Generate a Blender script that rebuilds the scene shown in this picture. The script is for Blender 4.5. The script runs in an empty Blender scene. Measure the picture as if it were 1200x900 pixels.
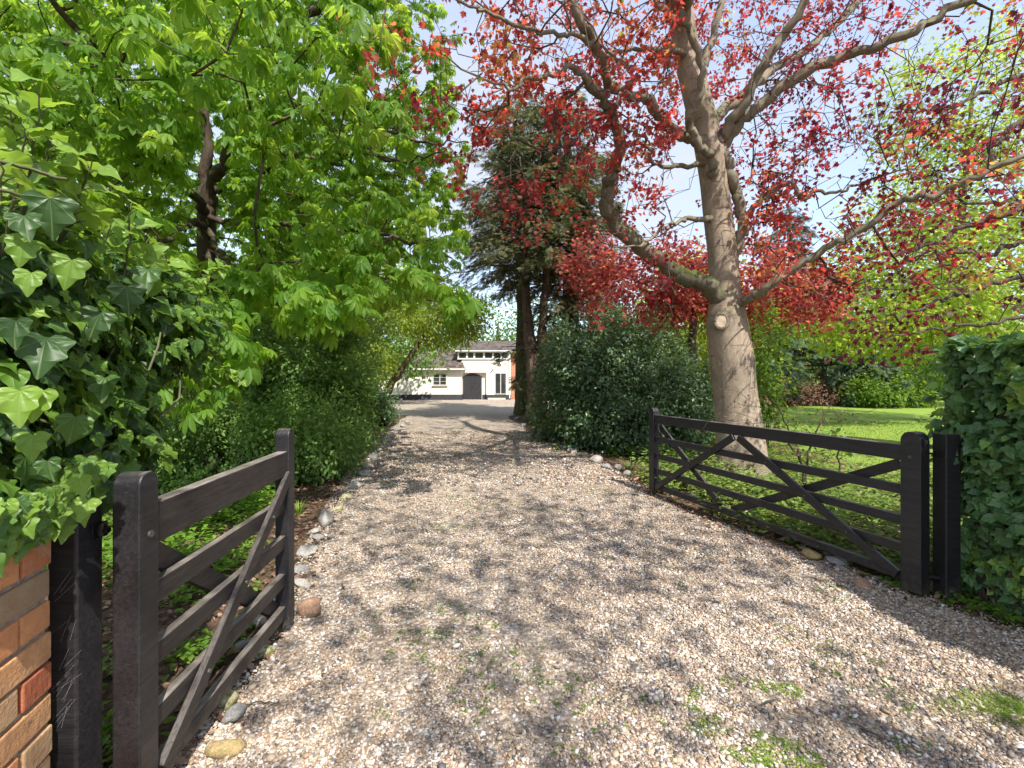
import bpy, math, random
import numpy as np
from mathutils import Vector, Matrix

rng = np.random.default_rng(11)
random.seed(5)
scene = bpy.context.scene
COL = scene.collection

# ------------------------------------------------------------------ measuring
F, H, YH = 533.0, 1.6, 444.0          # focal length in photo pixels, eye height, horizon row


def at(x, y, d):
    """photo pixel + distance -> point in the place"""
    return np.array([(x - 600) / F * d, d, H + (YH - y) / F * d])


def gnd(x, y):
    d = F * H / (y - YH)
    return np.array([(x - 600) / F * d, d, 0.0])


# ------------------------------------------------------------------ noise
def _hash(i):
    n = (i[..., 0] * 374761393 + i[..., 1] * 668265263 + i[..., 2] * 2147483647 % 1013904223) & 0x7FFFFFFF
    n = ((n ^ (n >> 13)) * 1274126177) & 0x7FFFFFFF
    return ((n ^ (n >> 16)) & 0xFFFF) / 65535.0


def vn(P):
    P = np.asarray(P, float)
    i = np.floor(P).astype(np.int64)
    f = P - i
    f = f * f * (3 - 2 * f)
    out = 0
    for dx in (0, 1):
        for dy in (0, 1):
            for dz in (0, 1):
                w = (f[..., 0] if dx else 1 - f[..., 0]) * (f[..., 1] if dy else 1 - f[..., 1]) * (f[..., 2] if dz else 1 - f[..., 2])
                out = out + w * _hash(i + np.array([dx, dy, dz]))
    return out


def unit(v):
    v = np.asarray(v, float)
    return v / np.maximum(np.linalg.norm(v, axis=-1, keepdims=True), 1e-9)


# ------------------------------------------------------------------ meshes and objects
def mesh(name, V, faces, mat=None, smooth=False, tint=None, luv=None):
    """faces: list of (M,k) int arrays"""
    me = bpy.data.meshes.new(name)
    V = np.asarray(V, np.float32)
    faces = [np.asarray(f, np.int32) for f in faces if len(f)]
    loops = np.concatenate([f.ravel() for f in faces])
    tot = np.concatenate([np.full(len(f), f.shape[1], np.int32) for f in faces])
    start = np.concatenate([[0], np.cumsum(tot)[:-1]]).astype(np.int32)
    me.vertices.add(len(V))
    me.vertices.foreach_set('co', V.ravel())
    me.loops.add(len(loops))
    me.loops.foreach_set('vertex_index', loops)
    me.polygons.add(len(tot))
    me.polygons.foreach_set('loop_start', start)
    me.polygons.foreach_set('loop_total', tot)
    if smooth:
        me.polygons.foreach_set('use_smooth', np.ones(len(tot), bool))
    if tint is not None:
        a = me.attributes.new('tint', 'FLOAT', 'POINT')
        a.data.foreach_set('value', np.asarray(tint, np.float32))
    if luv is not None:
        a = me.attributes.new('luv', 'FLOAT_VECTOR', 'POINT')
        a.data.foreach_set('vector', np.asarray(luv, np.float32).ravel())
    me.update(calc_edges=True)
    if mat is not None:
        me.materials.append(mat)
    return me


def tag(o, label=None, cat=None, group=None, kind=None):
    if label: o['label'] = label
    if cat: o['category'] = cat
    if group: o['group'] = group
    if kind: o['kind'] = kind
    return o


def link(name, me, parent=None, loc=None, origin=None):
    """origin: place-space point that becomes the object's own origin"""
    o = bpy.data.objects.new(name, me)
    COL.objects.link(o)
    if parent is not None:
        o.parent = parent
    if loc is not None:
        o.location = loc
    return o


def empty(name, loc, label, cat, group=None, rz=0.0):
    o = bpy.data.objects.new(name, None)
    COL.objects.link(o)
    o.location = loc
    o.rotation_euler = (0, 0, rz)
    o.empty_display_size = 0.2
    return tag(o, label, cat, group)


def part(name, geo, mat, parent, org, smooth=False):
    """geo = (V, faces[, tint[, luv]]) in place space; org = parent's place-space location"""
    V = np.asarray(geo[0]) - np.asarray(org)
    me = mesh(name, V, geo[1], mat, smooth, geo[2] if len(geo) > 2 else None, geo[3] if len(geo) > 3 else None)
    return link(name, me, parent)


class MB:
    """collects boxes, prisms and tubes for ONE part"""
    def __init__(s):
        s.V, s.F, s.T, s.n = [], [], [], 0

    def add(s, V, F, t=0.5):
        V = np.asarray(V, float)
        s.V.append(V)
        for f in F:
            s.F.append(tuple(int(i) + s.n for i in f))
        s.T += [t] * len(V)
        s.n += len(V)

    def box(s, c, d, M=None, t=0.5):
        c, d = np.asarray(c, float), np.asarray(d, float) / 2
        V = np.array([[x, y, z] for x in (-1, 1) for y in (-1, 1) for z in (-1, 1)], float) * d
        if M is not None:
            V = V @ np.asarray(M, float).T
        s.add(V + c, [(0, 1, 3, 2), (4, 6, 7, 5), (0, 4, 5, 1), (2, 3, 7, 6), (0, 2, 6, 4), (1, 5, 7, 3)], t)

    def beam(s, a, b, w, h, up=(0, 0, 1), t=0.5):
        """box from a to b, w across, h along up"""
        a, b = np.asarray(a, float), np.asarray(b, float)
        d = b - a
        L = np.linalg.norm(d)
        x = d / L
        y = unit(np.cross(up, x))
        z = np.cross(x, y)
        s.box((a + b) / 2, (L, w, h), np.stack([x, y, z], 1), t)

    def prism(s, pts, ext, t=0.5):
        pts, ext = np.asarray(pts, float), np.asarray(ext, float)
        n = len(pts)
        s.add(np.concatenate([pts, pts + ext]), [tuple(range(n))[::-1], tuple(range(n, 2 * n))] + [(i, (i + 1) % n, n + (i + 1) % n, n + i) for i in range(n)], t)

    def cyl(s, a, b, r, n=12, t=0.5):
        a, b = np.asarray(a, float), np.asarray(b, float)
        x = unit(b - a)
        y = unit(np.cross(x, (0.3, 0.5, 0.8)))
        z = np.cross(x, y)
        ang = np.arange(n) * 2 * math.pi / n
        ring = r * (np.cos(ang)[:, None] * y + np.sin(ang)[:, None] * z)
        s.prism((a + ring), b - a, t)

    def build(s, name, mat, parent=None, bevel=0.0, seg=2, smooth=False):
        V = np.concatenate(s.V)
        me = bpy.data.meshes.new(name)
        me.from_pydata(V.tolist(), [], s.F)
        a = me.attributes.new('tint', 'FLOAT', 'POINT')
        a.data.foreach_set('value', np.asarray(s.T, np.float32))
        me.materials.append(mat)
        import bmesh
        bm = bmesh.new(); bm.from_mesh(me)
        bmesh.ops.recalc_face_normals(bm, faces=bm.faces)
        bm.to_mesh(me); bm.free()
        if smooth:
            me.polygons.foreach_set('use_smooth', np.ones(len(me.polygons), bool))
        o = link(name, me, parent)
        if bevel:
            m = o.modifiers.new('edge', 'BEVEL')
            m.width = bevel; m.segments = seg; m.limit_method = 'ANGLE'
        return o


# ------------------------------------------------------------------ materials
class NT:
    def __init__(s, name):
        s.m = bpy.data.materials.new(name)
        s.m.use_nodes = True
        s.t = s.m.node_tree
        s.t.nodes.clear()
        s.out = s.n('ShaderNodeOutputMaterial')

    def n(s, typ, **kw):
        nd = s.t.nodes.new(typ)
        for k, v in kw.items():
            if k in ('ins',):
                for kk, vv in v.items():
                    if isinstance(vv, bpy.types.NodeSocket):
                        s.t.links.new(vv, nd.inputs[kk])
                    else:
                        nd.inputs[kk].default_value = vv
            else:
                setattr(nd, k, v)
        return nd

    def l(s, a, b):
        s.t.links.new(a, b)

    def coord(s, scale=1.0, typ='Object'):
        tc = s.n('ShaderNodeTexCoord')
        mp = s.n('ShaderNodeMapping', ins={'Vector': tc.outputs[typ]})
        mp.inputs['Scale'].default_value = scale if hasattr(scale, '__len__') else (scale,) * 3
        return mp.outputs[0]

    def ramp(s, fac, stops, interp='LINEAR'):
        r = s.n('ShaderNodeValToRGB')
        r.color_ramp.interpolation = interp
        e = r.color_ramp.elements
        while len(e) < len(stops):
            e.new(0.5)
        for el, (p, c) in zip(e, stops):
            el.position = p
            el.color = (*c, 1) if len(c) == 3 else c
        s.l(fac, r.inputs[0])
        return r.outputs[0]

    def noise(s, vec, scale, detail=4, rough=0.55, dist=0.0):
        nd = s.n('ShaderNodeTexNoise', ins={'Vector': vec, 'Scale': scale, 'Detail': detail, 'Roughness': rough, 'Distortion': dist})
        return nd.outputs['Fac']

    def mix(s, fac, a, b, typ='MIX'):
        nd = s.n('ShaderNodeMix', data_type='RGBA', blend_type=typ)
        for sock, v in ((nd.inputs[0], fac), (nd.inputs[6], a), (nd.inputs[7], b)):
            if isinstance(v, bpy.types.NodeSocket):
                s.l(v, sock)
            else:
                sock.default_value = v if not hasattr(v, '__len__') else ((*v, 1) if len(v) == 3 else v)
        return nd.outputs[2]

    def math(s, op, a, b=0.0, c=0.0):
        nd = s.n('ShaderNodeMath', operation=op)
        for i, v in enumerate((a, b, c)):
            if isinstance(v, bpy.types.NodeSocket):
                s.l(v, nd.inputs[i])
            else:
                nd.inputs[i].default_value = v
        return nd.outputs[0]

    def bump(s, h, strength=0.5, dist=0.02):
        return s.n('ShaderNodeBump', ins={'Height': h, 'Strength': strength, 'Distance': dist}).outputs[0]

    def attr(s, name):
        return s.n('ShaderNodeAttribute', attribute_name=name)

    def bsdf(s, col, rough=0.6, normal=None, spec=0.5, metal=0.0):
        p = s.n('ShaderNodeBsdfPrincipled')
        for k, v in (('Base Color', col), ('Roughness', rough), ('Specular IOR Level', spec), ('Metallic', metal)):
            if isinstance(v, bpy.types.NodeSocket):
                s.l(v, p.inputs[k])
            else:
                p.inputs[k].default_value = (*v, 1) if hasattr(v, '__len__') else v
        if normal is not None:
            s.l(normal, p.inputs['Normal'])
        return p.outputs[0]

    def done(s, sh):
        s.l(sh, s.out.inputs[0])
        return s.m


def leaf_mat(name, stops, trans, k=0.4, rough=0.45, spec=0.4, veins=0.0, trans_b=None):
    """k share of light let through the leaf; tint 0..1 runs the ramp leaf by leaf"""
    t = NT(name)
    a = t.attr('tint')
    col = t.ramp(a.outputs['Fac'], stops)
    tr = t.ramp(a.outputs['Fac'], trans)
    nrm = None
    if veins:
        sp = t.n('ShaderNodeSeparateXYZ', ins={0: t.attr('luv').outputs['Vector']})
        ax = t.math('ABSOLUTE', sp.outputs[0])
        ang = t.math('ARCTAN2', ax, t.math('ADD', sp.outputs[1], 0.02))
        v = t.math('ABSOLUTE', t.math('SINE', t.math('MULTIPLY', ang, 4.4)))
        line = t.math('SUBTRACT', 1.0, t.math('MULTIPLY', v, 6.5))
        line = t.math('MAXIMUM', line, 0.0)
        col = t.mix(t.math('MULTIPLY', line, veins), col, (0.28, 0.36, 0.14))
        nrm = t.bump(v, 0.35, 0.01)
    d = t.bsdf(col, rough, nrm, spec)
    tl = t.n('ShaderNodeBsdfTranslucent', ins={'Color': tr})
    mx = t.n('ShaderNodeMixShader', ins={0: k, 1: d, 2: tl.outputs[0]})
    return t.done(mx.outputs[0])


def simple(name, col, rough=0.6, var=0.25, scale=8, bump=0.2, spec=0.4, metal=0.0):
    t = NT(name)
    c = t.coord(1.0)
    n = t.noise(c, scale, 5, 0.6)
    dark = tuple(x * (1 - var) for x in col)
    lite = tuple(min(1, x * (1 + var)) for x in col)
    cc = t.ramp(n, [(0.3, dark), (0.7, lite)])
    return t.done(t.bsdf(cc, rough, t.bump(t.noise(c, scale * 4, 4), bump, 0.01) if bump else None, spec, metal))


def mat_wood():
    t = NT('black_stained_wood')
    tc = t.coord((3, 3, 3))
    g = t.noise(t.coord((4, 60, 60)), 1.2, 6, 0.65, 0.6)
    w = t.noise(tc, 1.6, 5, 0.6)
    col = t.ramp(g, [(0.3, (0.006, 0.006, 0.008)), (0.68, (0.026, 0.024, 0.027))])
    up = t.n('ShaderNodeSeparateXYZ', ins={0: t.n('ShaderNodeNewGeometry').outputs['Normal']})
    worn = t.math('MULTIPLY', t.ramp(up.outputs[2], [(0.75, (0, 0, 0)), (0.95, (1, 1, 1))]), t.ramp(w, [(0.4, (0.1, 0.1, 0.1)), (0.62, (0.9, 0.9, 0.9))]))
    col = t.mix(worn, col, t.ramp(g, [(0.3, (0.07, 0.06, 0.055)), (0.7, (0.21, 0.19, 0.17))]))
    scr = t.ramp(t.noise(t.coord((9, 9, 40)), 2.0, 6, 0.8, 1.5), [(0.60, (0, 0, 0)), (0.68, (0.6, 0.6, 0.6))])
    col = t.mix(scr, col, (0.075, 0.07, 0.07))
    ro = t.ramp(w, [(0.3, (0.34,) * 3), (0.7, (0.6,) * 3)])
    zz = t.n('ShaderNodeSeparateXYZ', ins={0: t.n('ShaderNodeTexCoord').outputs['Object']}).outputs[2]
    mud = t.math('ADD', t.math('MULTIPLY', zz, -1.6), t.math('MULTIPLY', t.noise(t.coord(1.0), 24, 5, 0.7), 1.0))
    col = t.mix(t.ramp(mud, [(0.28, (0, 0, 0)), (0.6, (0.55,) * 3)]), col, (0.13, 0.105, 0.08))
    return t.done(t.bsdf(col, ro, t.bump(g, 0.35, 0.004), 0.5))


def mat_wood_lit_worn():
    t = NT('brown_lit_worn_black_stain')
    g = t.noise(t.coord((5, 60, 60)), 1.2, 6, 0.65, 0.6)
    w = t.noise(t.coord((3, 3, 3)), 1.6, 5, 0.6)
    col = t.ramp(g, [(0.3, (0.007, 0.0065, 0.0065)), (0.68, (0.042, 0.034, 0.031))])  # browner base holds the light on the drive-side faces
    up = t.n('ShaderNodeSeparateXYZ', ins={0: t.n('ShaderNodeNewGeometry').outputs['Normal']})
    worn = t.math('MULTIPLY', t.ramp(up.outputs[2], [(0.75, (0, 0, 0)), (0.95, (1, 1, 1))]), t.ramp(w, [(0.35, (0.3,) * 3), (0.6, (1,) * 3)]))
    col = t.mix(worn, col, t.ramp(g, [(0.3, (0.12, 0.10, 0.085)), (0.7, (0.34, 0.30, 0.26))]))
    zz = t.n('ShaderNodeSeparateXYZ', ins={0: t.n('ShaderNodeTexCoord').outputs['Object']}).outputs[2]
    mud = t.math('ADD', t.math('MULTIPLY', zz, -1.6), t.math('MULTIPLY', t.noise(t.coord(1.0), 24, 5, 0.7), 1.0))
    col = t.mix(t.ramp(mud, [(0.28, (0, 0, 0)), (0.6, (0.55,) * 3)]), col, (0.13, 0.105, 0.08))
    return t.done(t.bsdf(col, t.ramp(w, [(0.3, (0.4,) * 3), (0.7, (0.65,) * 3)]), t.bump(g, 0.4, 0.004), 0.45))


def mat_bark(name, c0, c1, moss=0.0, ridge=(14, 14, 3), rings=0.0, bump=0.5, bd=0.03):
    t = NT(name)
    n1 = t.noise(t.coord(ridge), 1.0, 6, 0.65, 0.4)
    n2 = t.noise(t.coord(1.0), 1.3, 5, 0.6)
    n3 = t.noise(t.coord(1.0), 26, 4, 0.6)
    col = t.ramp(n1, [(0.28, c0), (0.68, c1)])
    col = t.mix(t.ramp(n2, [(0.35, (0, 0, 0)), (0.7, (0.8,) * 3)]), col, tuple(0.5 * (a + b) * 0.72 for a, b in zip(c0, c1)))
    lich = t.ramp(t.noise(t.coord((1, 1, 0.7)), 6.0, 5, 0.7, 0.6), [(0.58, (0, 0, 0)), (0.66, (0.45,) * 3)])
    col = t.mix(lich, col, tuple(0.55 * x + 0.45 * y for x, y in zip(c1, (0.36, 0.38, 0.30))))
    col = t.mix(t.ramp(n3, [(0.62, (0, 0, 0)), (0.75, (0.5,) * 3)]), col, tuple(min(1, x * 1.35) for x in c1))
    h = n1
    if rings:
        r = t.noise(t.coord((2.6, 2.6, 17)), 1.0, 4, 0.6, 0.8)
        rm = t.ramp(r, [(0.585, (0, 0, 0)), (0.70, (1, 1, 1))])
        col = t.mix(t.math('MULTIPLY', rm, rings), col, tuple(x * 0.62 for x in c0))
        h = t.math('SUBTRACT', n1, t.math('MULTIPLY', rm, 0.4))
    if moss:
        up = t.n('ShaderNodeSeparateXYZ', ins={0: t.n('ShaderNodeNewGeometry').outputs['Normal']})
        mk = t.math('ADD', t.math('MULTIPLY', up.outputs[2], 0.35), n2)
        col = t.mix(t.math('MULTIPLY', t.ramp(mk, [(0.5, (0, 0, 0)), (0.72, (1, 1, 1))]), moss), col, (0.07, 0.085, 0.022))
    return t.done(t.bsdf(col, 0.85, t.bump(h, bump, bd), 0.2))


# pebble palette shared by loose stones and the bed under them
PEB = [(0.0, (0.05, 0.05, 0.062)), (0.14, (0.16, 0.152, 0.162)), (0.28, (0.24, 0.15, 0.085)), (0.42, (0.38, 0.268, 0.178)),
       (0.56, (0.46, 0.365, 0.288)), (0.70, (0.53, 0.41, 0.27)), (0.84, (0.63, 0.545, 0.45)), (1.0, (0.74, 0.72, 0.69))]


def mat_pebble():
    t = NT('loose_pebble')
    a = t.attr('tint').outputs['Fac']
    c = t.coord(1.0)
    col = t.mix(t.noise(c, 160, 3), t.ramp(a, PEB), (0.30, 0.25, 0.20))
    return t.done(t.bsdf(t.mix(0.35, t.ramp(a, PEB), col), 0.55, t.bump(t.noise(c, 220, 3), 0.3, 0.002), 0.4))


def mat_gravel(name, sandy=0.5, scale=34):
    t = NT(name)
    c = t.coord(1.0)
    vo = t.n('ShaderNodeTexVoronoi', ins={'Vector': c, 'Scale': scale, 'Randomness': 1.0})
    sx = t.n('ShaderNodeSeparateColor', ins={0: vo.outputs['Color']})
    col = t.ramp(sx.outputs[0], PEB)
    grit = t.ramp(t.noise(c, 120, 4, 0.7), [(0.3, (0.20, 0.16, 0.12)), (0.7, (0.46, 0.385, 0.305))])
    big = t.noise(c, 0.55, 4, 0.6)
    mid = t.noise(c, 3.0, 4, 0.6)
    col = t.mix(t.ramp(mid, [(0.35, (0.25,) * 3), (0.7, (0.65,) * 3)]), col, grit)
    col = t.mix(t.ramp(big, [(0.42, (0, 0, 0)), (0.64, (sandy,) * 3)]), col, t.ramp(t.noise(c, 40, 4), [(0.3, (0.29, 0.24, 0.19)), (0.7, (0.54, 0.465, 0.38))]))
    col = t.mix(t.math('MULTIPLY', t.ramp(vo.outputs['Distance'], [(0.35, (0, 0, 0)), (0.75, (1, 1, 1))]), 0.45), col, (0.09, 0.075, 0.06))
    h = t.math('SUBTRACT', 1.0, vo.outputs['Distance'])
    return t.done(t.bsdf(col, 0.8, t.bump(t.math('ADD', h, t.math('MULTIPLY', mid, 0.5)), 0.8, 0.018), 0.25))


def mat_soil():
    t = NT('soil')
    c = t.coord(1.0)
    n = t.noise(c, 14, 6, 0.7)
    col = t.ramp(n, [(0.3, (0.045, 0.028, 0.018)), (0.55, (0.12, 0.08, 0.055)), (0.75, (0.20, 0.13, 0.09))])
    g = t.ramp(t.noise(c, 0.9, 4, 0.6), [(0.5, (0, 0, 0)), (0.7, (0.55,) * 3)])
    col = t.mix(g, col, t.ramp(t.noise(c, 30, 3), [(0.3, (0.03, 0.05, 0.012)), (0.7, (0.075, 0.11, 0.03))]))
    return t.done(t.bsdf(col, 0.95, t.bump(n, 0.8, 0.03), 0.1))


def mat_lawn():
    t = NT('mown_lawn')
    c = t.coord(1.0)
    n = t.noise(c, 60, 5, 0.75)
    b = t.noise(c, 0.5, 4, 0.55)
    b2 = t.noise(t.coord((1, 3, 1)), 2.2, 4, 0.6)
    col = t.ramp(n, [(0.3, (0.12, 0.20, 0.025)), (0.7, (0.26, 0.37, 0.06))])
    col = t.mix(t.ramp(b, [(0.4, (0, 0, 0)), (0.65, (0.6,) * 3)]), col, (0.24, 0.31, 0.06))
    col = t.mix(t.ramp(b2, [(0.5, (0, 0, 0)), (0.75, (0.4,) * 3)]), col, (0.10, 0.19, 0.03))
    return t.done(t.bsdf(col, 0.8, t.bump(n, 0.6, 0.03), 0.2))


def mat_brick():
    t = NT('orange_red_brick')
    a = t.attr('tint').outputs['Fac']
    c = t.coord(1.0)
    col = t.ramp(a, [(0.0, (0.33, 0.24, 0.15)), (0.3, (0.55, 0.35, 0.19)), (0.5, (0.64, 0.32, 0.14)), (0.8, (0.60, 0.24, 0.11)), (1.0, (0.40, 0.12, 0.06))])
    n = t.noise(c, 22, 6, 0.7)
    col = t.mix(t.ramp(n, [(0.33, (0.5,) * 3), (0.6, (0, 0, 0))]), col, (0.30, 0.15, 0.08))
    col = t.mix(t.ramp(t.noise(c, 45, 4, 0.7), [(0.6, (0, 0, 0)), (0.7, (0.7,) * 3)]), col, (0.12, 0.08, 0.055))
    col = t.mix(t.ramp(t.noise(c, 8, 5), [(0.55, (0, 0, 0)), (0.75, (0.45,) * 3)]), col, (0.55, 0.42, 0.30))
    return t.done(t.bsdf(col, 0.9, t.bump(t.math('ADD', n, t.noise(c, 90, 4)), 0.6, 0.006), 0.15))


def mat_stone(name, c0, c1, moss=0.0):
    t = NT(name)
    c = t.coord(1.0)
    n = t.noise(c, 9, 6, 0.65, 0.4)
    col = t.ramp(n, [(0.3, c0), (0.66, c1)])
    col = t.mix(t.ramp(t.noise(c, 40, 4), [(0.6, (0, 0, 0)), (0.72, (0.6,) * 3)]), col, tuple(x * 0.35 for x in c0))
    zz = t.n('ShaderNodeSeparateXYZ', ins={0: t.n('ShaderNodeTexCoord').outputs['Object']}).outputs[2]
    low = t.math('ADD', t.math('MULTIPLY', zz, -2.2), t.math('MULTIPLY', t.noise(c, 7, 4), 0.9))
    col = t.mix(t.ramp(low, [(0.35, (0, 0, 0)), (0.7, (0.75,) * 3)]), col, (0.11, 0.085, 0.05))       # soil and algae up from the foot
    if moss:
        col = t.mix(t.ramp(t.noise(c, 5, 4), [(0.45, (0, 0, 0)), (0.6, (moss,) * 3)]), col, (0.12, 0.15, 0.02))
    return t.done(t.bsdf(col, 0.7, t.bump(n, 0.6, 0.02), 0.3))


M = {}
M['wood'] = mat_wood()
M['wood_lit_worn'] = mat_wood_lit_worn()
M['iron'] = simple('black_iron', (0.02, 0.02, 0.022), 0.45, 0.4, 30, 0.3, 0.5, 0.6)
M['bolt'] = simple('grey_bolt', (0.12, 0.115, 0.11), 0.5, 0.3, 60, 0.2, 0.5, 0.5)
M['maple_bark'] = mat_bark('maple_bark', (0.22, 0.165, 0.12), (0.43, 0.345, 0.255), 0.35, (15, 15, 5), 0.8, 0.6, 0.02)
M['limb_bark'] = mat_bark('limb_bark', (0.13, 0.11, 0.08), (0.32, 0.27, 0.20), 0.55, (12, 12, 8), 0.0, 0.4, 0.02)
M['moss_bark'] = mat_bark('mossy_limb_bark', (0.08, 0.072, 0.045), (0.22, 0.19, 0.13), 1.0, (14, 14, 10), 0.0, 0.8, 0.03)
M['twig'] = mat_bark('twig_bark', (0.055, 0.045, 0.034), (0.13, 0.105, 0.08), 0.0, (20, 20, 20), 0.0, 0.2, 0.005)
M['dark_bark'] = mat_bark('dark_bark', (0.05, 0.038, 0.028), (0.14, 0.10, 0.075), 0.3, (16, 16, 3), 0.0, 0.9, 0.04)
M['conifer_bark'] = mat_bark('conifer_bark', (0.06, 0.042, 0.032), (0.17, 0.115, 0.085), 0.25, (13, 13, 2.2), 0.0, 0.9, 0.05)
M['green_bark'] = mat_bark('algae_green_bark', (0.06, 0.055, 0.03), (0.17, 0.15, 0.08), 0.7, (13, 13, 2.2), 0.0, 0.8, 0.04)
M['cut'] = simple('pale_cut_wood', (0.42, 0.33, 0.24), 0.8, 0.2, 14, 0.2, 0.2)
M['pebble'] = mat_pebble()
M['gravel'] = mat_gravel('gravel_bed', 0.55)
M['forecourt'] = mat_gravel('pale_forecourt_gravel', 0.95)
M['soil'] = mat_soil()
M['lawn'] = mat_lawn()
M['brick'] = mat_brick()
M['mortar'] = simple('sandy_mortar', (0.36, 0.31, 0.25), 0.95, 0.3, 40, 0.8, 0.1)
M['st_white'] = mat_stone('pale_flint', (0.22, 0.195, 0.165), (0.47, 0.44, 0.40))
M['st_grey'] = mat_stone('grey_flint', (0.14, 0.135, 0.13), (0.34, 0.33, 0.31))
M['st_ochre'] = mat_stone('ochre_flint', (0.30, 0.20, 0.09), (0.50, 0.38, 0.19), 0.25)
M['st_moss'] = mat_stone('mossy_flint', (0.30, 0.25, 0.14), (0.50, 0.45, 0.32), 0.9)
M['st_orange'] = mat_stone('orange_flint', (0.30, 0.16, 0.09), (0.48, 0.31, 0.21))

G = lambda *a: list(a)
M['chestnut'] = leaf_mat('chestnut_leaf', G((0, (0.055, 0.135, 0.012)), (0.5, (0.095, 0.20, 0.020)), (1, (0.16, 0.27, 0.035))),
                         G((0, (0.27, 0.48, 0.035)), (0.6, (0.45, 0.67, 0.055)), (1, (0.63, 0.78, 0.10))), 0.54, 0.5, 0.3)
M['maple'] = leaf_mat('copper_leaf', G((0, (0.06, 0.022, 0.034)), (0.4, (0.18, 0.030, 0.034)), (0.7, (0.36, 0.070, 0.050)), (0.9, (0.44, 0.15, 0.06)), (1, (0.26, 0.24, 0.04))),
                      G((0, (0.20, 0.04, 0.06)), (0.4, (0.52, 0.055, 0.055)), (0.7, (0.82, 0.13, 0.07)), (0.9, (0.88, 0.34, 0.11)), (1, (0.62, 0.66, 0.10))), 0.62, 0.5, 0.25)
M['salmon'] = leaf_mat('salmon_leaf', G((0, (0.10, 0.03, 0.04)), (0.5, (0.28, 0.065, 0.058)), (0.85, (0.44, 0.15, 0.10)), (1, (0.30, 0.22, 0.06))), G((0, (0.30, 0.06, 0.08)), (0.5, (0.68, 0.13, 0.11)), (0.85, (0.85, 0.34, 0.18)), (1, (0.75, 0.6, 0.2))), 0.62, 0.5, 0.3)
M['maple_dim'] = leaf_mat('plum_leaf', G((0, (0.022, 0.010, 0.018)), (0.6, (0.085, 0.014, 0.026)), (1, (0.20, 0.04, 0.03))),
                          G((0, (0.10, 0.02, 0.04)), (0.6, (0.34, 0.03, 0.06)), (1, (0.66, 0.12, 0.08))), 0.45, 0.5, 0.3)
M['yellow'] = leaf_mat('yellow_green_leaf', G((0, (0.12, 0.18, 0.018)), (1, (0.25, 0.31, 0.04))), G((0, (0.42, 0.60, 0.05)), (1, (0.74, 0.80, 0.12))), 0.5, 0.5, 0.3)
M['fresh'] = leaf_mat('fresh_green_leaf', G((0, (0.045, 0.10, 0.012)), (1, (0.12, 0.20, 0.025))), G((0, (0.22, 0.42, 0.03)), (1, (0.50, 0.64, 0.06))), 0.45, 0.5, 0.3)
M['holly'] = leaf_mat('holly_leaf', G((0, (0.085, 0.165, 0.045)), (0.7, (0.165, 0.28, 0.07)), (1, (0.28, 0.37, 0.08))), G((0, (0.18, 0.36, 0.04)), (1, (0.42, 0.58, 0.08))), 0.38, 0.5, 0.35)
M['laurel'] = leaf_mat('laurel_leaf', G((0, (0.055, 0.105, 0.052)), (0.75, (0.105, 0.175, 0.075)), (1, (0.22, 0.31, 0.09))), G((0, (0.09, 0.18, 0.04)), (1, (0.26, 0.38, 0.07))), 0.26, 0.36, 0.5)
M['ivy'] = leaf_mat('ivy_leaf', G((0, (0.030, 0.070, 0.022)), (0.3, (0.06, 0.135, 0.024)), (0.6, (0.115, 0.225, 0.028)), (1, (0.21, 0.33, 0.045))),
                    G((0, (0.04, 0.09, 0.015)), (0.5, (0.20, 0.36, 0.03)), (1, (0.42, 0.60, 0.06))), 0.4, 0.42, 0.4, veins=0.6)
M['wallivy'] = leaf_mat('wall_ivy_leaf', G((0, (0.06, 0.145, 0.07)), (0.5, (0.13, 0.26, 0.085)), (0.75, (0.20, 0.36, 0.05)), (1, (0.28, 0.42, 0.06))),
                        G((0, (0.06, 0.14, 0.03)), (0.6, (0.18, 0.32, 0.04)), (1, (0.50, 0.65, 0.06))), 0.3, 0.36, 0.5, veins=0.5)
M['conifer'] = leaf_mat('conifer_spray', G((0, (0.055, 0.075, 0.034)), (0.65, (0.105, 0.125, 0.05)), (1, (0.21, 0.15, 0.075))), G((0, (0.14, 0.2, 0.05)), (1, (0.36, 0.32, 0.10))), 0.3, 0.6, 0.25)
M['spruce'] = leaf_mat('spruce_spray', G((0, (0.04, 0.08, 0.045)), (1, (0.10, 0.15, 0.07))), G((0, (0.05, 0.10, 0.04)), (1, (0.14, 0.2, 0.06))), 0.2, 0.6, 0.25)
M['cover'] = leaf_mat('ground_cover_leaf', G((0, (0.07, 0.155, 0.018)), (0.7, (0.15, 0.28, 0.034)), (1, (0.25, 0.38, 0.06))), G((0, (0.15, 0.32, 0.02)), (1, (0.45, 0.62, 0.06))), 0.4, 0.5, 0.3)
M['cover_pale'] = leaf_mat('pale_cover_leaf', G((0, (0.08, 0.15, 0.03)), (0.6, (0.20, 0.29, 0.06)), (0.9, (0.30, 0.36, 0.09)), (1, (0.50, 0.50, 0.36))), G((0, (0.2, 0.32, 0.05)), (1, (0.5, 0.6, 0.15))), 0.35, 0.5, 0.3)
M['grass'] = leaf_mat('grass_blade', G((0, (0.10, 0.19, 0.02)), (0.8, (0.22, 0.34, 0.045)), (1, (0.30, 0.28, 0.10))), G((0, (0.25, 0.4, 0.03)), (1, (0.5, 0.58, 0.1))), 0.35, 0.5, 0.3)
M['litter'] = leaf_mat('dead_leaf', G((0, (0.06, 0.032, 0.022)), (0.4, (0.14, 0.075, 0.05)), (0.75, (0.24, 0.14, 0.10)), (1, (0.34, 0.24, 0.17))), G((0, (0.1, 0.05, 0.03)), (1, (0.3, 0.18, 0.1))), 0.15, 0.7, 0.2)
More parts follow.
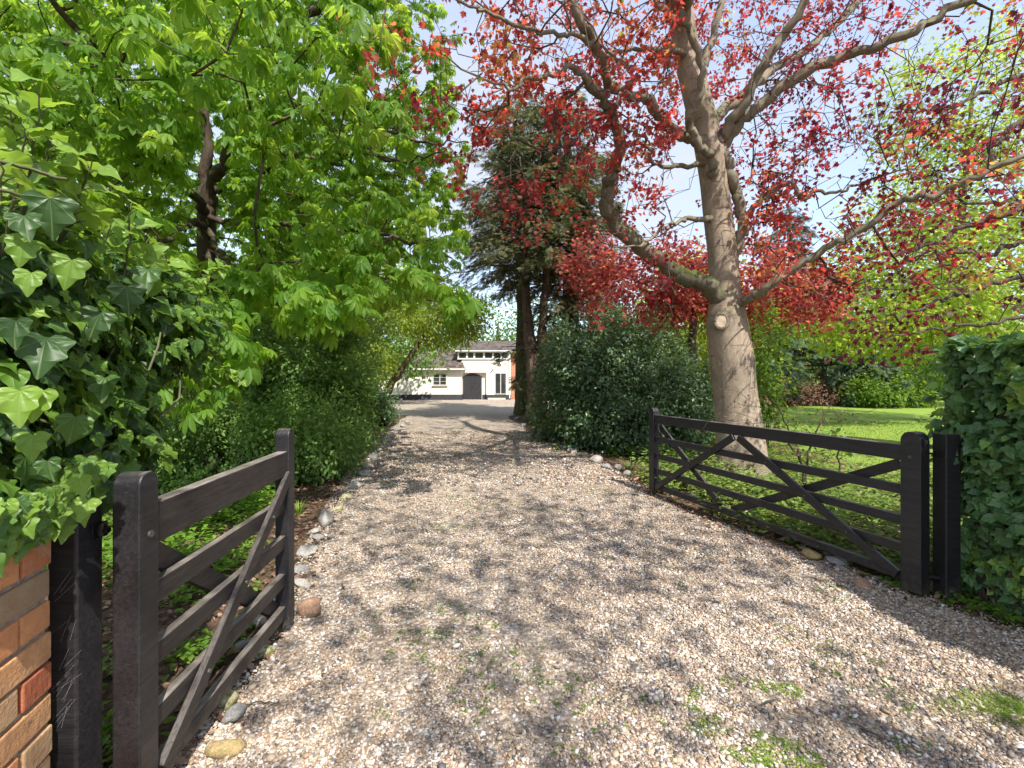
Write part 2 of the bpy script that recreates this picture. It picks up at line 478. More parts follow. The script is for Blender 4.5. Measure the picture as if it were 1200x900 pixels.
M['stem'] = simple('green_brown_stem', (0.10, 0.10, 0.045), 0.6, 0.4, 12, 0.2)
M['render'] = simple('cream_render', (0.82, 0.77, 0.69), 0.9, 0.05, 3, 0.1, 0.2)
M['plinth'] = simple('black_plinth', (0.045, 0.046, 0.055), 0.7, 0.25, 5, 0.1, 0.3)
M['door'] = simple('charcoal_door', (0.032, 0.031, 0.035), 0.55, 0.15, 6, 0.1, 0.4)
M['frame'] = simple('stone_grey_frame', (0.50, 0.46, 0.40), 0.6, 0.1, 6, 0.0, 0.3)
M['pale_trim'] = simple('white_trim', (0.72, 0.70, 0.67), 0.5, 0.06, 6, 0.0, 0.3)
M['glass'] = simple('dark_window_glass', (0.03, 0.035, 0.04), 0.06, 0.3, 0.7, 0.0, 0.8)
M['housebrick'] = None


def mat_roof():
    t = NT('mottled_roof_tile')
    c = t.coord(1.0)
    b = t.n('ShaderNodeTexBrick', ins={'Vector': t.coord((1, 1, 1), 'Generated'), 'Scale': 1.0})
    vo = t.n('ShaderNodeTexVoronoi', ins={'Vector': t.coord((4, 4, 7)), 'Scale': 1.0})
    sx = t.n('ShaderNodeSeparateColor', ins={0: vo.outputs['Color']})
    col = t.ramp(sx.outputs[0], [(0, (0.045, 0.037, 0.033)), (0.35, (0.09, 0.066, 0.056)), (0.7, (0.115, 0.105, 0.095)), (1, (0.15, 0.10, 0.078))])
    w = t.n('ShaderNodeTexWave', bands_direction='Z', wave_profile='SAW', ins={'Vector': c, 'Scale': 1.4, 'Distortion': 0.3})
    return t.done(t.bsdf(col, 0.85, t.bump(w.outputs['Fac'], 0.6, 0.04), 0.2))


def mat_hbrick():
    t = NT('house_brick')
    b = t.n('ShaderNodeTexBrick', ins={'Vector': t.n('ShaderNodeMapping', ins={'Vector': t.n('ShaderNodeTexCoord').outputs['Object'], 'Rotation': (math.pi / 2, 0, 0)}).outputs[0],
                                       'Scale': 2.2, 'Color1': (0.42, 0.16, 0.09, 1), 'Color2': (0.50, 0.22, 0.12, 1), 'Mortar': (0.42, 0.36, 0.3, 1), 'Mortar Size': 0.012})
    return t.done(t.bsdf(b.outputs['Color'], 0.9, None, 0.15))


M['roof'] = mat_roof()
M['housebrick'] = mat_hbrick()


# ------------------------------------------------------------------ leaf shapes: (verts, tris), x across, y along, z up
def tris(F):
    out = []
    for f in F:
        for i in range(1, len(f) - 1):
            out.append((f[0], f[i], f[i + 1]))
    return np.array(out, np.int32)


def shape(V, F, fold=0.25, droop=0.25):
    V = np.array(V, float)
    V = np.c_[V, fold * np.abs(V[:, 0]) - droop * V[:, 1] ** 2]
    return V, tris(F)


def oval(w=0.25, fold=0.35, droop=0.2, rows=((0.3, 0.8), (0.62, 1.0))):
    V = [(0, 0)]
    for y, k in rows:
        V += [(-w * k, y), (0, y), (w * k, y)]
    V.append((0, 1))
    n = len(V) - 1
    Fc = [(0, 2, 1), (0, 3, 2)]
    for r in range(len(rows) - 1):
        a = 1 + 3 * r
        Fc += [(a, a + 1, a + 4, a + 3), (a + 1, a + 2, a + 5, a + 4)]
    a = 1 + 3 * (len(rows) - 1)
    Fc += [(a, a + 1, n), (a + 1, a + 2, n)]
    return shape(V, Fc, fold, droop)


def lobed(half, fold=0.2, droop=0.2):
    """half outline from base to tip on +x side; fan about a midrib"""
    ys = [p[1] for p in half]
    mid = [(0, 0.0), (0, 0.28), (0, 0.6), (0, half[-1][1])]
    V = list(mid)
    idxR, idxL = [], []
    for p in half[:-1]:
        idxR.append(len(V)); V.append(p)
        idxL.append(len(V)); V.append((-p[0], p[1]))
    Fc = []

    def near(y):
        return 1 if y < 0.5 else 2
    R = [0] + idxR + [3]          # outline, base to tip
    L = [0] + idxL + [3]
    for S, fl in ((R, False), (L, True)):
        prev = 1
        for a, b in zip(S[:-1], S[1:]):
            c = near((V[a][1] + V[b][1]) / 2)
            if c != prev:
                tri = (prev, a, c)
                Fc.append(tri if fl else tri[::-1])
                prev = c
            tri = (c, a, b)
            Fc.append(tri if fl else tri[::-1])
    return shape(V, Fc, fold, droop)


LEAF = oval()
LEAF_LOW = shape([(0, 0), (-0.27, 0.5), (0.27, 0.5), (0, 1)], [(0, 2, 1), (1, 2, 3)], 0.0, 0.25)
LEAF_LOW[0][1:3, 2] += 0.12
def rounded(half, n=3):
    P = np.array(half, float)
    E = np.vstack([[-P[0, 0], P[0, 1]], P, [-P[-2, 0], P[-2, 1]]])
    out = []
    for i in range(1, len(E) - 2):
        for t in np.arange(n) / n:
            p0, p1, p2, p3 = E[i - 1:i + 3]
            out.append(tuple(0.5 * (2 * p1 + (p2 - p0) * t + (2 * p0 - 5 * p1 + 4 * p2 - p3) * t * t + (3 * p1 - p0 - 3 * p2 + p3) * t ** 3)))
    out.append(tuple(P[-1]))
    return out


def wavy(tm, amp=0.035):
    V, T = tm
    V = V.copy()
    V[:, 2] += amp * np.sin(np.arctan2(V[:, 0], V[:, 1] - 0.1) * 7) * np.hypot(V[:, 0], V[:, 1]) * 2
    return V, T


IVY = lobed([(0.15, -0.13), (0.34, -0.11), (0.52, 0.05), (0.50, 0.17), (0.40, 0.30), (0.44, 0.48), (0.38, 0.57), (0.25, 0.64), (0.12, 0.84), (0, 1.0)], 0.16, 0.25)
IVY_HEART = lobed([(0.14, -0.13), (0.34, -0.08), (0.43, 0.14), (0.38, 0.38), (0.25, 0.62), (0.11, 0.83), (0, 1.0)], 0.22, 0.28)
IVY_BIG = wavy(lobed(rounded([(0.15, -0.13), (0.34, -0.11), (0.52, 0.05), (0.50, 0.17), (0.40, 0.30), (0.44, 0.48), (0.38, 0.57), (0.25, 0.64), (0.12, 0.84), (0, 1.0)]), 0.16, 0.3))
HEART_BIG = wavy(lobed(rounded([(0.14, -0.13), (0.34, -0.08), (0.43, 0.14), (0.38, 0.38), (0.25, 0.62), (0.11, 0.83), (0, 1.0)]), 0.22, 0.32))
MAPLE = lobed([(0.10, 0.0), (0.42, 0.02), (0.30, 0.18), (0.62, 0.42), (0.26, 0.48), (0.30, 0.72), (0.14, 0.72), (0, 1.0)], 0.15, 0.35)


def palmate(hi=True):
    V, T = [], []
    for k, ang in enumerate((-105, -68, -33, 0, 33, 68, 105)):
        L = (0.55, 0.8, 0.95, 1.0, 0.95, 0.8, 0.55)[k]
        if hi:
            v, t = oval(0.18, 0.45, 0.35, ((0.3, 0.5), (0.68, 1.0), (0.88, 0.7)))
        else:
            v, t = shape([(0, 0), (-0.19, 0.68), (0.19, 0.68), (0, 1)], [(0, 2, 1), (1, 2, 3)], 0.3, 0.4)
        v = v * L
        v[:, 2] -= 0.25 * v[:, 1]              # leaflets hang from the hub
        a = math.radians(ang)
        R = np.array([[math.cos(a), math.sin(a), 0], [-math.sin(a), math.cos(a), 0], [0, 0, 1]])
        T.append(t + len(V))
        V += (v @ R.T).tolist()
    return np.array(V), np.concatenate(T)


PALM_HI, PALM_LO = palmate(True), palmate(False)


def spray(n=5):
    """flat conifer spray: a spine with fingers"""
    V, T = [], []

    def blade(a, b, w):
        a, b = np.array(a), np.array(b)
        d = b - a
        p = np.array([-d[1], d[0]]); p = p / np.linalg.norm(p) * w
        i = len(V)
        for q in (a - p, a + p, b):
            V.append((q[0], q[1]))
        T.append((i, i + 1, i + 2))
    blade((0, 0), (0, 1), 0.05)
    for k in range(n):
        y = 0.12 + 0.75 * k / n
        L = 0.42 * (1 - 0.55 * k / n)
        for s in (-1, 1):
            blade((0, y), (s * L * 0.8, y + L * 0.75), 0.055)
    V = np.array(V)
    V = np.c_[V, -0.25 * V[:, 1] ** 2 - 0.3 * np.abs(V[:, 0])]
    return V, np.array(T, np.int32)


SPRAY = spray(4)


def scatter(tmpl, P, fwd, up, S, tint):
    """one mesh's worth of leaves"""
    tv, tf = tmpl
    P = np.asarray(P, float); N = len(P)
    y = unit(fwd)
    x = unit(np.cross(y, up))
    z = np.cross(x, y)
    S = np.broadcast_to(np.asarray(S, float), (N,))
    R = np.stack([x, y, z], 2)                       # columns
    V = P[:, None, :] + S[:, None, None] * np.einsum('nij,kj->nki', R, tv)
    Fc = tf[None] + (np.arange(N) * len(tv))[:, None, None]
    luv = np.broadcast_to(tv[None], (N, len(tv), 3)).reshape(-1, 3)
    return V.reshape(-1, 3), [Fc.reshape(-1, 3)], np.repeat(tint, len(tv)), luv


def join(*gs):
    V, Fs, T, U, n = [], [], [], [], 0
    for g in gs:
        V.append(g[0]); Fs += [np.asarray(f) + n for f in g[1]]
        T.append(g[2] if len(g) > 2 else np.full(len(g[0]), 0.5))
        U.append(g[3] if len(g) > 3 else np.zeros((len(g[0]), 3)))
        n += len(g[0])
    return np.concatenate(V), Fs, np.concatenate(T), np.concatenate(U)


def rdir(n):
    return unit(rng.normal(size=(n, 3)))


# ------------------------------------------------------------------ tubes and growing
def tube(P, R, sides):
    P = np.asarray(P, float); R = np.asarray(R, float)
    n = len(P)
    T = unit(np.gradient(P, axis=0))
    u = unit(np.cross(T[0], (0.31, 0.77, 0.2) if abs(T[0][2]) > 0.8 else (0, 0, 1)))
    ang = np.arange(sides) * 2 * math.pi / sides
    ca, sa = np.cos(ang)[:, None], np.sin(ang)[:, None]
    V = np.empty((n, sides, 3))
    for i in range(n):
        u = u - T[i] * u.dot(T[i])
        u /= max(np.linalg.norm(u), 1e-9)
        w = np.cross(T[i], u)
        V[i] = P[i] + R[i] * (ca * u + sa * w)
    a = np.arange(n - 1)[:, None] * sides
    j = np.arange(sides)
    k = (j + 1) % sides
    Q = np.stack([a + j, a + k, a + sides + k, a + sides + j], -1).reshape(-1, 4)
    cap = np.array([[(n - 1) * sides + q for q in range(sides)]])
    return V.reshape(-1, 3), [Q, cap]


def tubes(lst):
    V, Qs, caps, n = [], [], [], 0
    for P, R in lst:
        r = float(np.max(R))
        s = 14 if r > 0.1 else 9 if r > 0.05 else 6 if r > 0.02 else 4 if r > 0.008 else 3
        v, (q, c) = tube(P, R, s)
        V.append(v); Qs.append(q + n); n += len(v)
    return np.concatenate(V), [np.concatenate(Qs)]


def smooth_poly(P, sub=4, wob=0.0):
    """Catmull-Rom through P (columns may carry radius)"""
    P = np.asarray(P, float)
    E = np.vstack([2 * P[0] - P[1], P, 2 * P[-1] - P[-2]])
    out = []
    for i in range(1, len(E) - 2):
        for t in np.arange(sub) / sub:
            p0, p1, p2, p3 = E[i - 1:i + 3]
            out.append(0.5 * (2 * p1 + (p2 - p0) * t + (2 * p0 - 5 * p1 + 4 * p2 - p3) * t * t + (3 * p1 - p0 - 3 * p2 + p3) * t ** 3))
    out.append(P[-1])
    out = np.array(out)
    if wob:
        out[1:-1, :3] += rng.normal(size=(len(out) - 2, 3)) * wob
    return out


def grow(seeds, targets, bf=0.25, step=0.3, r_tip=0.004, expo=2.4, wig=0.03):
    """seeds: polylines (n,4: xyz r). Every target is joined to the nearest wood so far.
    Returns branch polylines [(P,R)], target node positions and incoming directions."""
    targets = np.asarray(targets, float)
    N = len(targets)
    cap = 40000
    pos = np.zeros((cap, 3)); par = np.full(cap, -1, int); plen = np.zeros(cap); dr = np.zeros((cap, 3)); fix = np.zeros(cap)
    n = 0
    for s in seeds:
        T = unit(np.gradient(s[:, :3], axis=0))
        L = 0
        for i in range(len(s)):
            pos[n] = s[i, :3]; fix[n] = s[i, 3]; dr[n] = T[i]; par[n] = -1
            L += np.linalg.norm(s[i, :3] - s[i - 1, :3]) if i else 0
            plen[n] = L * 0.3
            n += 1
    ns = n
    best = np.full(N, 1e9); bi = np.zeros(N, int)

    def upd(a, b):
        nonlocal best, bi
        for c0 in range(a, b, 400):
            c1 = min(b, c0 + 400)
            d = np.linalg.norm(targets[:, None] - pos[None, c0:c1], axis=2) + bf * plen[None, c0:c1]
            j = d.argmin(1); m = d[np.arange(N), j]
            k = m < best
            best[k] = m[k]; bi[k] = j[k] + c0
    upd(0, n)
    alive = np.ones(N, bool)
    tnode = np.zeros(N, int)
    for _ in range(N):
        b = np.where(alive, best, 1e9)
        t = int(b.argmin())
        alive[t] = False
        p = bi[t]
        a, e = pos[p], targets[t]
        dist = np.linalg.norm(e - a)
        k = max(1, int(dist / step))
        if n + k >= cap:
            tnode[t] = p
            continue
        c = a + dr[p] * dist * (0.22 if p < ns else 0.42)
        n0 = n
        for q in range(1, k + 1):
            u = q / k
            x = (1 - u) ** 2 * a + 2 * u * (1 - u) * c + u * u * e
            if q < k:
                x = x + rng.normal(size=3) * wig * min(1, dist)
            pos[n] = x
            par[n] = p if q == 1 else n - 1
            dr[n] = unit(x - pos[par[n]])
            plen[n] = plen[par[n]] + np.linalg.norm(x - pos[par[n]])
            n += 1
        tnode[t] = n - 1
        upd(n0, n)
    rad = np.zeros(n)
    acc = np.zeros(n)
    for i in range(n - 1, ns - 1, -1):
        rad[i] = max(r_tip, acc[i] ** (1 / expo))
        if par[i] >= 0:
            acc[par[i]] += rad[i] ** expo
    rad[:ns] = fix[:ns]
    kids = {}
    for i in range(ns, n):
        kids.setdefault(par[i], []).append(i)
    out = []
    starts = []
    for i in range(ns):
        for c in kids.get(i, []):
            starts.append((i, c))
    while starts:
        p, c = starts.pop()
        line = [p, c]
        while True:
            ks = kids.get(line[-1], [])
            if not ks:
                break
            m = max(ks, key=lambda q: rad[q])
            for q in ks:
                if q != m:
                    starts.append((line[-1], q))
            line.append(m)
        R = rad[line].copy()
        R[0] = min(R[1] * 1.1, R[0]) if p >= ns else R[1] * 1.25
        if p < ns:
            lim = fix[p] * 0.75
            R = np.minimum(R, lim)
        out.append((pos[line], R))
    return out, pos[tnode], dr[tnode]


def ell_pts(ells, n, shell=0.6, gap=0.0, gf=0.8, lump=0.25):
    """points in lumpy ellipsoids; shell 0 = surface only, 1 = even; gap = noise level below which nothing grows"""
    ells = np.asarray(ells, float)
    w = (ells[:, 3] * ells[:, 4] * ells[:, 5]) ** (0.7)
    out, nor = [], []
    tot = 0
    while tot < n:
        k = rng.choice(len(ells), n, p=w / w.sum())
        d = rdir(n)
        r = 1 - shell * (1 - rng.random(n) ** (1 / 3)) - 0.0
        e = ells[k]
        r = r * (1 - lump + 2 * lump * vn(d * 2.6 + k[:, None] * 7.3)) * (0.86 + 0.28 * vn(d * 8 + k[:, None] * 3.1))
        P = e[:, :3] + d * r[:, None] * e[:, 3:6]
        keep = P[:, 2] > 0.02
        if gap:
            keep &= (0.65 * vn(P * gf) + 0.35 * vn(P * gf * 2.7 + 9)) > gap
        out.append(P[keep]); nor.append(unit(d / e[:, 3:6])[keep])
        tot += keep.sum()
        if len(out) > 40:
            break
    return np.concatenate(out)[:n], np.concatenate(nor)[:n]


def crown(tmpl, P, nor, size, spread, per, up=0.5, jit=0.6, hang=0.0, tint=None):
    """leaf clumps: `per` leaves round every point"""
    N = len(P)
    Q = np.repeat(P, per, 0) + rng.normal(size=(N * per, 3)) * spread
    n = np.repeat(nor, per, 0)
    f = unit(n * 0.7 + rdir(N * per) * jit + np.array([0, 0, -hang]))
    u = unit(n * 0.35 + np.array([0, 0, up]) + rdir(N * per) * jit * 0.7)
    s = size * rng.uniform(0.65, 1.25, N * per)
    if tint is None:
        ct = np.repeat(rng.random(N), per)
        tint = np.clip(0.6 * ct + 0.4 * rng.random(N * per), 0, 1)
    return scatter(tmpl, Q, f, u, s, tint)

# ================================================================== SETTING
def sheet(name, poly_rows, z, mat, kind='structure'):
    """rows of (y, xl, xr) -> strip mesh"""
    V, Fc = [], []
    K = 10
    for (y, a, b) in poly_rows:
        for k in range(K + 1):
            V.append((a + (b - a) * k / K, y, z))
    for r in range(len(poly_rows) - 1):
        for k in range(K):
            i = r * (K + 1) + k
            Fc.append((i, i + 1, i + K + 2, i + K + 1))
    me = mesh(name, V, [np.array(Fc)], mat)
    o = link(name, me)
    return tag(o, kind=kind)


LY = [(-4, -1.7), (0, -1.35), (1.5, -1.32), (2.9, -1.45), (3.5, -1.63), (6.5, -2.44), (9, -2.95), (11.2, -3.36), (15, -4.0), (19.8, -4.5)]
RY = [(-4, 7), (0, 6.0), (1.6, 4.6), (2.5, 3.5), (3.3, 2.95), (4.6, 2.35), (5.84, 1.9), (9.9, 1.45), (12, 1.05), (14, 0.55), (17, 0.05), (19.8, -0.2)]


def Lx(y): return np.interp(y, [p[0] for p in LY], [p[1] for p in LY])
def Rx(y): return np.interp(y, [p[0] for p in RY], [p[1] for p in RY])


g = mesh('ground', [(-400, -60, 0), (400, -60, 0), (400, 500, 0), (-400, 500, 0)], [np.array([(0, 1, 2, 3)])], M['soil'])
tag(link('ground', g), kind='structure')
ys = np.arange(-4, 19.81, 0.2)
jag = lambda y, s: 0.10 * (vn(np.array([y * 1.7, s, 0.5])) - 0.5) + 0.22 * (vn(np.array([y * 0.5, s, 2.5])) - 0.5)
sheet('driveway', [(y, Lx(y) + jag(y, 1.0), Rx(y) + jag(y, 5.0)) for y in ys], 0.004, M['gravel'])
sheet('forecourt', [(19.6, -4.4, -0.1), (20.4, -5.6, 0.25), (21.5, -8.2, 0.8), (23.5, -11, 1.6), (27, -15, 3), (36, -20, 5)], 0.008, M['forecourt'])
sheet('lawn', [(6.9, 5.0, 12), (8.0, 4.3, 16), (9.0, 3.6, 18), (11, 3.4, 24), (13, 4.8, 30), (16, 6.4, 40), (22, 8, 60), (30, 10, 75), (48, 12, 100)], 0.004, M['lawn'])

# ------------------------------------------------------------------ loose gravel (nobody could count it)
ico_v = []
ph = (1 + 5 ** 0.5) / 2
for a in (-1, 1):
    for b in (-ph, ph):
        ico_v += [(0, a, b), (a, b, 0), (b, 0, a)]
ico_v = unit(np.array(ico_v, float))
import bmesh
_bm = bmesh.new()
for v in ico_v: _bm.verts.new(v)
bmesh.ops.convex_hull(_bm, input=_bm.verts)
_bm.verts.index_update()
ico_v = np.array([v.co for v in _bm.verts]); ico_f = np.array([[v.index for v in f.verts] for f in _bm.faces])
_bm.free()
octa_v = np.array([(1, 0, 0), (-1, 0, 0), (0, 1, 0), (0, -1, 0), (0, 0, 1), (0, 0, -1)], float)
octa_f = np.array([(0, 2, 4), (2, 1, 4), (1, 3, 4), (3, 0, 4), (2, 0, 5), (1, 2, 5), (3, 1, 5), (0, 3, 5)])


def pebbles(N, y0, y1, size, seed):
    u = rng.random(N)
    y = np.sqrt(y0 * y0 + u * (y1 * y1 - y0 * y0)) if y0 < 0 else 1 / (1 / y0 - u * (1 / y0 - 1 / y1))
    lim = y * 1.16
    lo, hi = np.maximum(Lx(y) - 0.12, -lim), np.minimum(Rx(y) + 0.15, lim)
    x = lo + (hi - lo) * rng.random(N)
    # thinner where wheels have pressed the stones into the fines
    wob = 0.6 * vn(np.stack([x * 0.9, y * 0.5, x * 0 + 4], 1)) + 0.4 * vn(np.stack([x * 3.1, y * 2.2, x * 0 + 9], 1))
    wob = wob - 0.22 * np.exp(-((x - 1.9) / 0.8) ** 2 - ((y - 2.15) / 0.4) ** 2)
    keep = rng.random(N) < np.clip((wob - 0.24) * 4.0, 0.18, 1)
    x, y = x[keep], y[keep]
    N = len(x)
    s = size * rng.lognormal(0, 0.36, N) * 0.5
    A = rdir(N); B = rdir(N)
    nz = unit(np.array([0, 0, 1.0]) + 0.55 * A)
    bx_ = unit(np.cross(nz, B)); by_ = np.cross(nz, bx_)
    sc = np.stack([s * rng.uniform(0.8, 1.55, N), s * rng.uniform(0.7, 1.1, N), s * rng.uniform(0.4, 0.75, N)], 1)
    bv, bf_ = (ico_v, ico_f) if seed == 1 else (octa_v, octa_f)
    loc = bv[None] * (1 + 0.34 * (rng.random((N, len(bv), 1)) - 0.5)) * sc[:, None, :]
    V = loc[..., 0:1] * bx_[:, None] + loc[..., 1:2] * by_[:, None] + loc[..., 2:3] * nz[:, None]
    z = 0.004 + s * rng.uniform(0.05, 0.75, N)
    V += np.stack([x, y, z], 1)[:, None]
    Fc = bf_[None] + (np.arange(N) * len(bv))[:, None, None]
    t = np.clip(0.55 + 0.2 * (vn(np.stack([x * 2, y * 2, x * 0], 1)) - 0.5) + rng.normal(0, 0.30, N), 0, 1) ** 1.15
    return V.reshape(-1, 3), [Fc.reshape(-1, 3)], np.repeat(t, len(bv))


gv = join(pebbles(175000, 1.75, 3.9, 0.0108, 1), pebbles(125000, 3.7, 7.0, 0.0138, 2), pebbles(50000, 6.8, 14.0, 0.024, 3))
o = link('gravel', mesh('gravel', gv[0], gv[1], M['pebble'], False, gv[2]))
tag(o, 'loose brown, cream and grey pebbles strewn over the drive', 'gravel', kind='stuff')

# ================================================================== GATES
def round_post(mb, x0, x1, y0, y1, z0, z1, r=None, n=9):
    """profile in the gate's plane with a rounded head, extruded through the thickness"""
    w = (x1 - x0)
    r = r or w / 2
    pts = [(x0, z0), (x1, z0)]
    cz = z1 - r
    for k in range(n + 1):
        a = math.pi / 2 * k / n
        pts.append((x1 - r + r * math.cos(a), cz + r * math.sin(a)))
    for k in range(n + 1):
        a = math.pi / 2 + math.pi / 2 * k / n
        pts.append((x0 + r + r * math.cos(a), cz + r * math.sin(a)))
    # drop doubled points
    q = []
    for p in pts:
        if not q or (abs(p[0] - q[-1][0]) + abs(p[1] - q[-1][1])) > 1e-4:
            q.append(p)
    mb.prism([(p[0], y0, p[1]) for p in q], (0, y1 - y0, 0))


def gate(label, A, B, zs, depths, ztop, z0, heel_w, head_w, thick, braces, front, mat):
    """A heel foot, B head foot (place); front = +1 when the drive side is local +y"""
    A, B = np.asarray(A, float), np.asarray(B, float)
    L = np.linalg.norm(B - A)
    rz = math.atan2(B[1] - A[1], B[0] - A[0])
    t = empty('field_gate', (A[0], A[1], 0), label, 'gate', 'black timber gates across the drive', rz)
    m = MB(); round_post(m, -heel_w / 2, heel_w / 2, -thick / 2, thick / 2, z0, ztop[0], heel_w * 0.48); m.build('heel_post', mat, t, 0.006)
    m = MB(); round_post(m, L - head_w / 2, L + head_w / 2, -thick * 0.46, thick * 0.46, z0 + 0.01, ztop[1], head_w * 0.48); m.build('head_post', mat, t, 0.006)
    th = thick * 0.46
    for i, (z, d) in enumerate(zip(zs, depths)):
        m = MB(); h = thick * 0.7 if i == 0 else th
        m.box((L / 2 + (heel_w - head_w) / 4, 0, z), (L - heel_w / 2 - head_w / 2 + 0.02, h, d)); m.build('rail', mat, t, 0.006)
    for (xa, za, xb, zb, side, w) in braces:
        y = front * side * (th / 2 + 0.017)
        m = MB(); m.beam((xa, y, za), (xb, y, zb), 0.03, w, (0, 0, 1)); b = m.build('brace', mat, t, 0.004)
        # bolt heads where the brace crosses the rails
        for z in zs[1:]:
            u = (z - za) / (zb - za)
            if 0.05 < u < 0.95 and side > 0:
                x = xa + (xb - xa) * u
                mb = MB()
                mb.cyl((x, y + front * 0.014, z), (x, y + front * 0.022, z), 0.009)
                mb.build('bolt', M['bolt'], b)
    mb = MB()
    mb.cyl((0, front * thick * 0.49, zs[0] - 0.02), (0, front * (thick / 2 + 0.007), zs[0] - 0.02), 0.012)
    mb.build('bolt', M['bolt'], t)
    return t, rz, L


# small leaf of the pair, left: heel by the brick pier
gl, rzl, LL = gate('narrow black timber gate beside the brick pier, worn rails coloured brown as lit, swung open', (-1.318, 1.595, 0), (-1.432, 2.87, 0),
                   [1.075, 0.815, 0.587, 0.352, 0.15], [0.15, 0.085, 0.08, 0.078, 0.075], (1.275, 1.287), 0.05, 0.095, 0.095, 0.09,
                   [(0.08, 0.16, 1.24, 1.0, 1, 0.07), (0.05, 1.0, 1.22, 0.17, -1, 0.085)], -1, M['wood_lit_worn'])
for c in gl.children:
    if c.name.startswith(('heel_post', 'head_post')):
        c.data.materials.clear(); c.data.materials.append(M['wood'])
# wide leaf, right
LRg = 3.15
gr, rzr, LR = gate('wide black five bar timber gate swung open in front of the copper tree', (2.985, 3.37, 0), (1.985, 6.36, 0),
                   [1.045, 0.765, 0.535, 0.325, 0.115], [0.115, 0.072, 0.07, 0.07, 0.07], (1.21, 1.195), 0.03, 0.135, 0.11, 0.10,
                   [(0.09, 0.12, 1.62, 0.97, 1, 0.075), (3.06, 0.10, 1.68, 0.97, 1, 0.075), (0.12, 0.95, 1.78, 0.14, -1, 0.08), (3.05, 0.94, 1.95, 0.14, -1, 0.075)], 1, M['wood'])

# ------------------------------------------------------------------ gate posts set in the ground
def hung_post(name, x0, x1, y0, y1, h, label):
    t = empty(name, ((x0 + x1) / 2, (y0 + y1) / 2, 0), label, 'gatepost', 'black gateposts')
    m = MB(); m.box((0, 0, h / 2 - 0.1), (x1 - x0, y1 - y0, h + 0.2)); m.build('shaft', M['wood'], t, 0.008)
    return t


pl = hung_post('gatepost', -1.535, -1.437, 1.50, 1.60, 1.22, 'black gatepost against the brick pier, strung with cobweb, ivy over its head')
m = MB(); m.cyl((0.049, 0.03, 1.075), (0.085, 0.03, 1.075), 0.012); m.cyl((0.062, 0.03, 1.055), (0.062, 0.03, 1.10), 0.016); m.box((0.052, 0.03, 1.075), (0.008, 0.06, 0.05))
m.build('hinge_pin', M['iron'], pl, 0.002)
pr = hung_post('gatepost', 3.13, 3.24, 3.28, 3.39, 1.2, 'black gatepost half hidden at the edge of the ivy hedge')
m = MB(); m.cyl((-0.055, 0, 1.05), (-0.13, 0.02, 1.05), 0.008); m.box((-0.07, 0, 1.05), (0.03, 0.03, 0.05)); m.build('hinge_pin', M['iron'], pr, 0.002)
m = MB(); m.cyl((-0.055, 0, 0.14), (-0.13, 0.02, 0.14), 0.02); m.build('hinge_pin', M['iron'], pr, 0.002)
# cobweb strands over the left post
wb = MB()
for k in range(18):
    z = rng.choice([0.93, 0.78, 0.70, 0.6, 0.5]) + rng.normal(0, 0.02)
    a = (-1.50 + rng.normal(0, 0.02), 1.496, z - 0.03 - 0.03 * rng.random())
    b = (-1.445 + rng.normal(0, 0.01), 1.494 , z + 0.02 + 0.03 * rng.random())
    wb.beam(a, b, 0.0004, 0.0004)
t_web = MB()
for V in wb.V: pass
wb.V = [v - np.array(pl.location) for v in wb.V]
wb.build('cobweb', simple('dusty_cobweb', (0.3, 0.29, 0.28), 0.9, 0.1, 5, 0, 0.1), pl)

# ================================================================== BRICK PIER, left
def brick_pier(label, A, ang, n_len, th, courses, ch, loc_z=0.0, depth=0.38):
    """wall face through A, running along ang; local +y = into the wall"""
    t = empty('brick_pier', (A[0], A[1], 0), label, 'brick pier', None, ang)
    bl, hd, j = 0.285, 0.135, 0.014
    body = MB(); mor = MB()
    Lw = n_len
    for c in range(courses):
        z = ch * (c + 0.5)
        # seen face: header/stretcher mix, alternate start
        x = 0.0
        k = c % 2
        while x < Lw - 0.02:
            w = (hd if (k % 2 == 0) else bl)
            w = min(w, Lw - x)
            if w > 0.03:
                dj = rng.normal(0, 0.0035)
                body.box((x + w / 2, depth / 2 + dj, z + rng.normal(0, 0.0015)), (w - j, abs(depth) + 0.004, ch - j), t=float(np.clip(rng.normal(0.5, 0.27), 0, 1)))
            x += w
            k += 1
    mor.box((Lw / 2, depth / 2, ch * courses / 2), (Lw - 0.03, abs(depth) - 0.02, ch * courses - 0.002))
    ob = body.build('brickwork', M['brick'], t, 0.005)
    mor.build('mortar', M['mortar'], t)
    return t


angL = math.atan2(-1.0, 0.28)          # from the far end toward the camera
brick_pier('orange red brick pier at the left edge, ivy hanging over its top', (-1.487, 1.47), angL, 1.4, 0.3, 12, 0.1, depth=-0.36)

# right pier core under the ivy
brick_pier('brown brick pier almost hidden under the right ivy hedge', (3.47, 1.55), math.pi / 2, 1.72, 0.3, 17, 0.1, depth=-0.7)

# ================================================================== EDGING STONES
def rock_mesh(seed, mat):
    bm = bmesh.new()
    bmesh.ops.create_icosphere(bm, subdivisions=3, radius=0.5)
    V = np.array([v.co for v in bm.verts])
    n = unit(V)
    r = 0.72 + 0.5 * vn(n * 1.6 + seed * 3.1) + 0.16 * vn(n * 4.2 + seed)
    # a few flat breaks
    for k in range(5):
        d = unit(np.random.default_rng(seed * 17 + k).normal(size=3))
        c = n @ d * r
        lim = 0.72
        r = np.where(c > lim, r * lim / np.maximum(c, 1e-6), r)
    V = n * r[:, None] * 0.5 * np.array([1.25, 0.9, 0.72])
    for v, p in zip(bm.verts, V): v.co = p
    me = bpy.data.meshes.new('edging_stone')
    bm.to_mesh(me); bm.free()
    me.polygons.foreach_set('use_smooth', np.ones(len(me.polygons), bool))
    me.materials.append(mat)
    return me


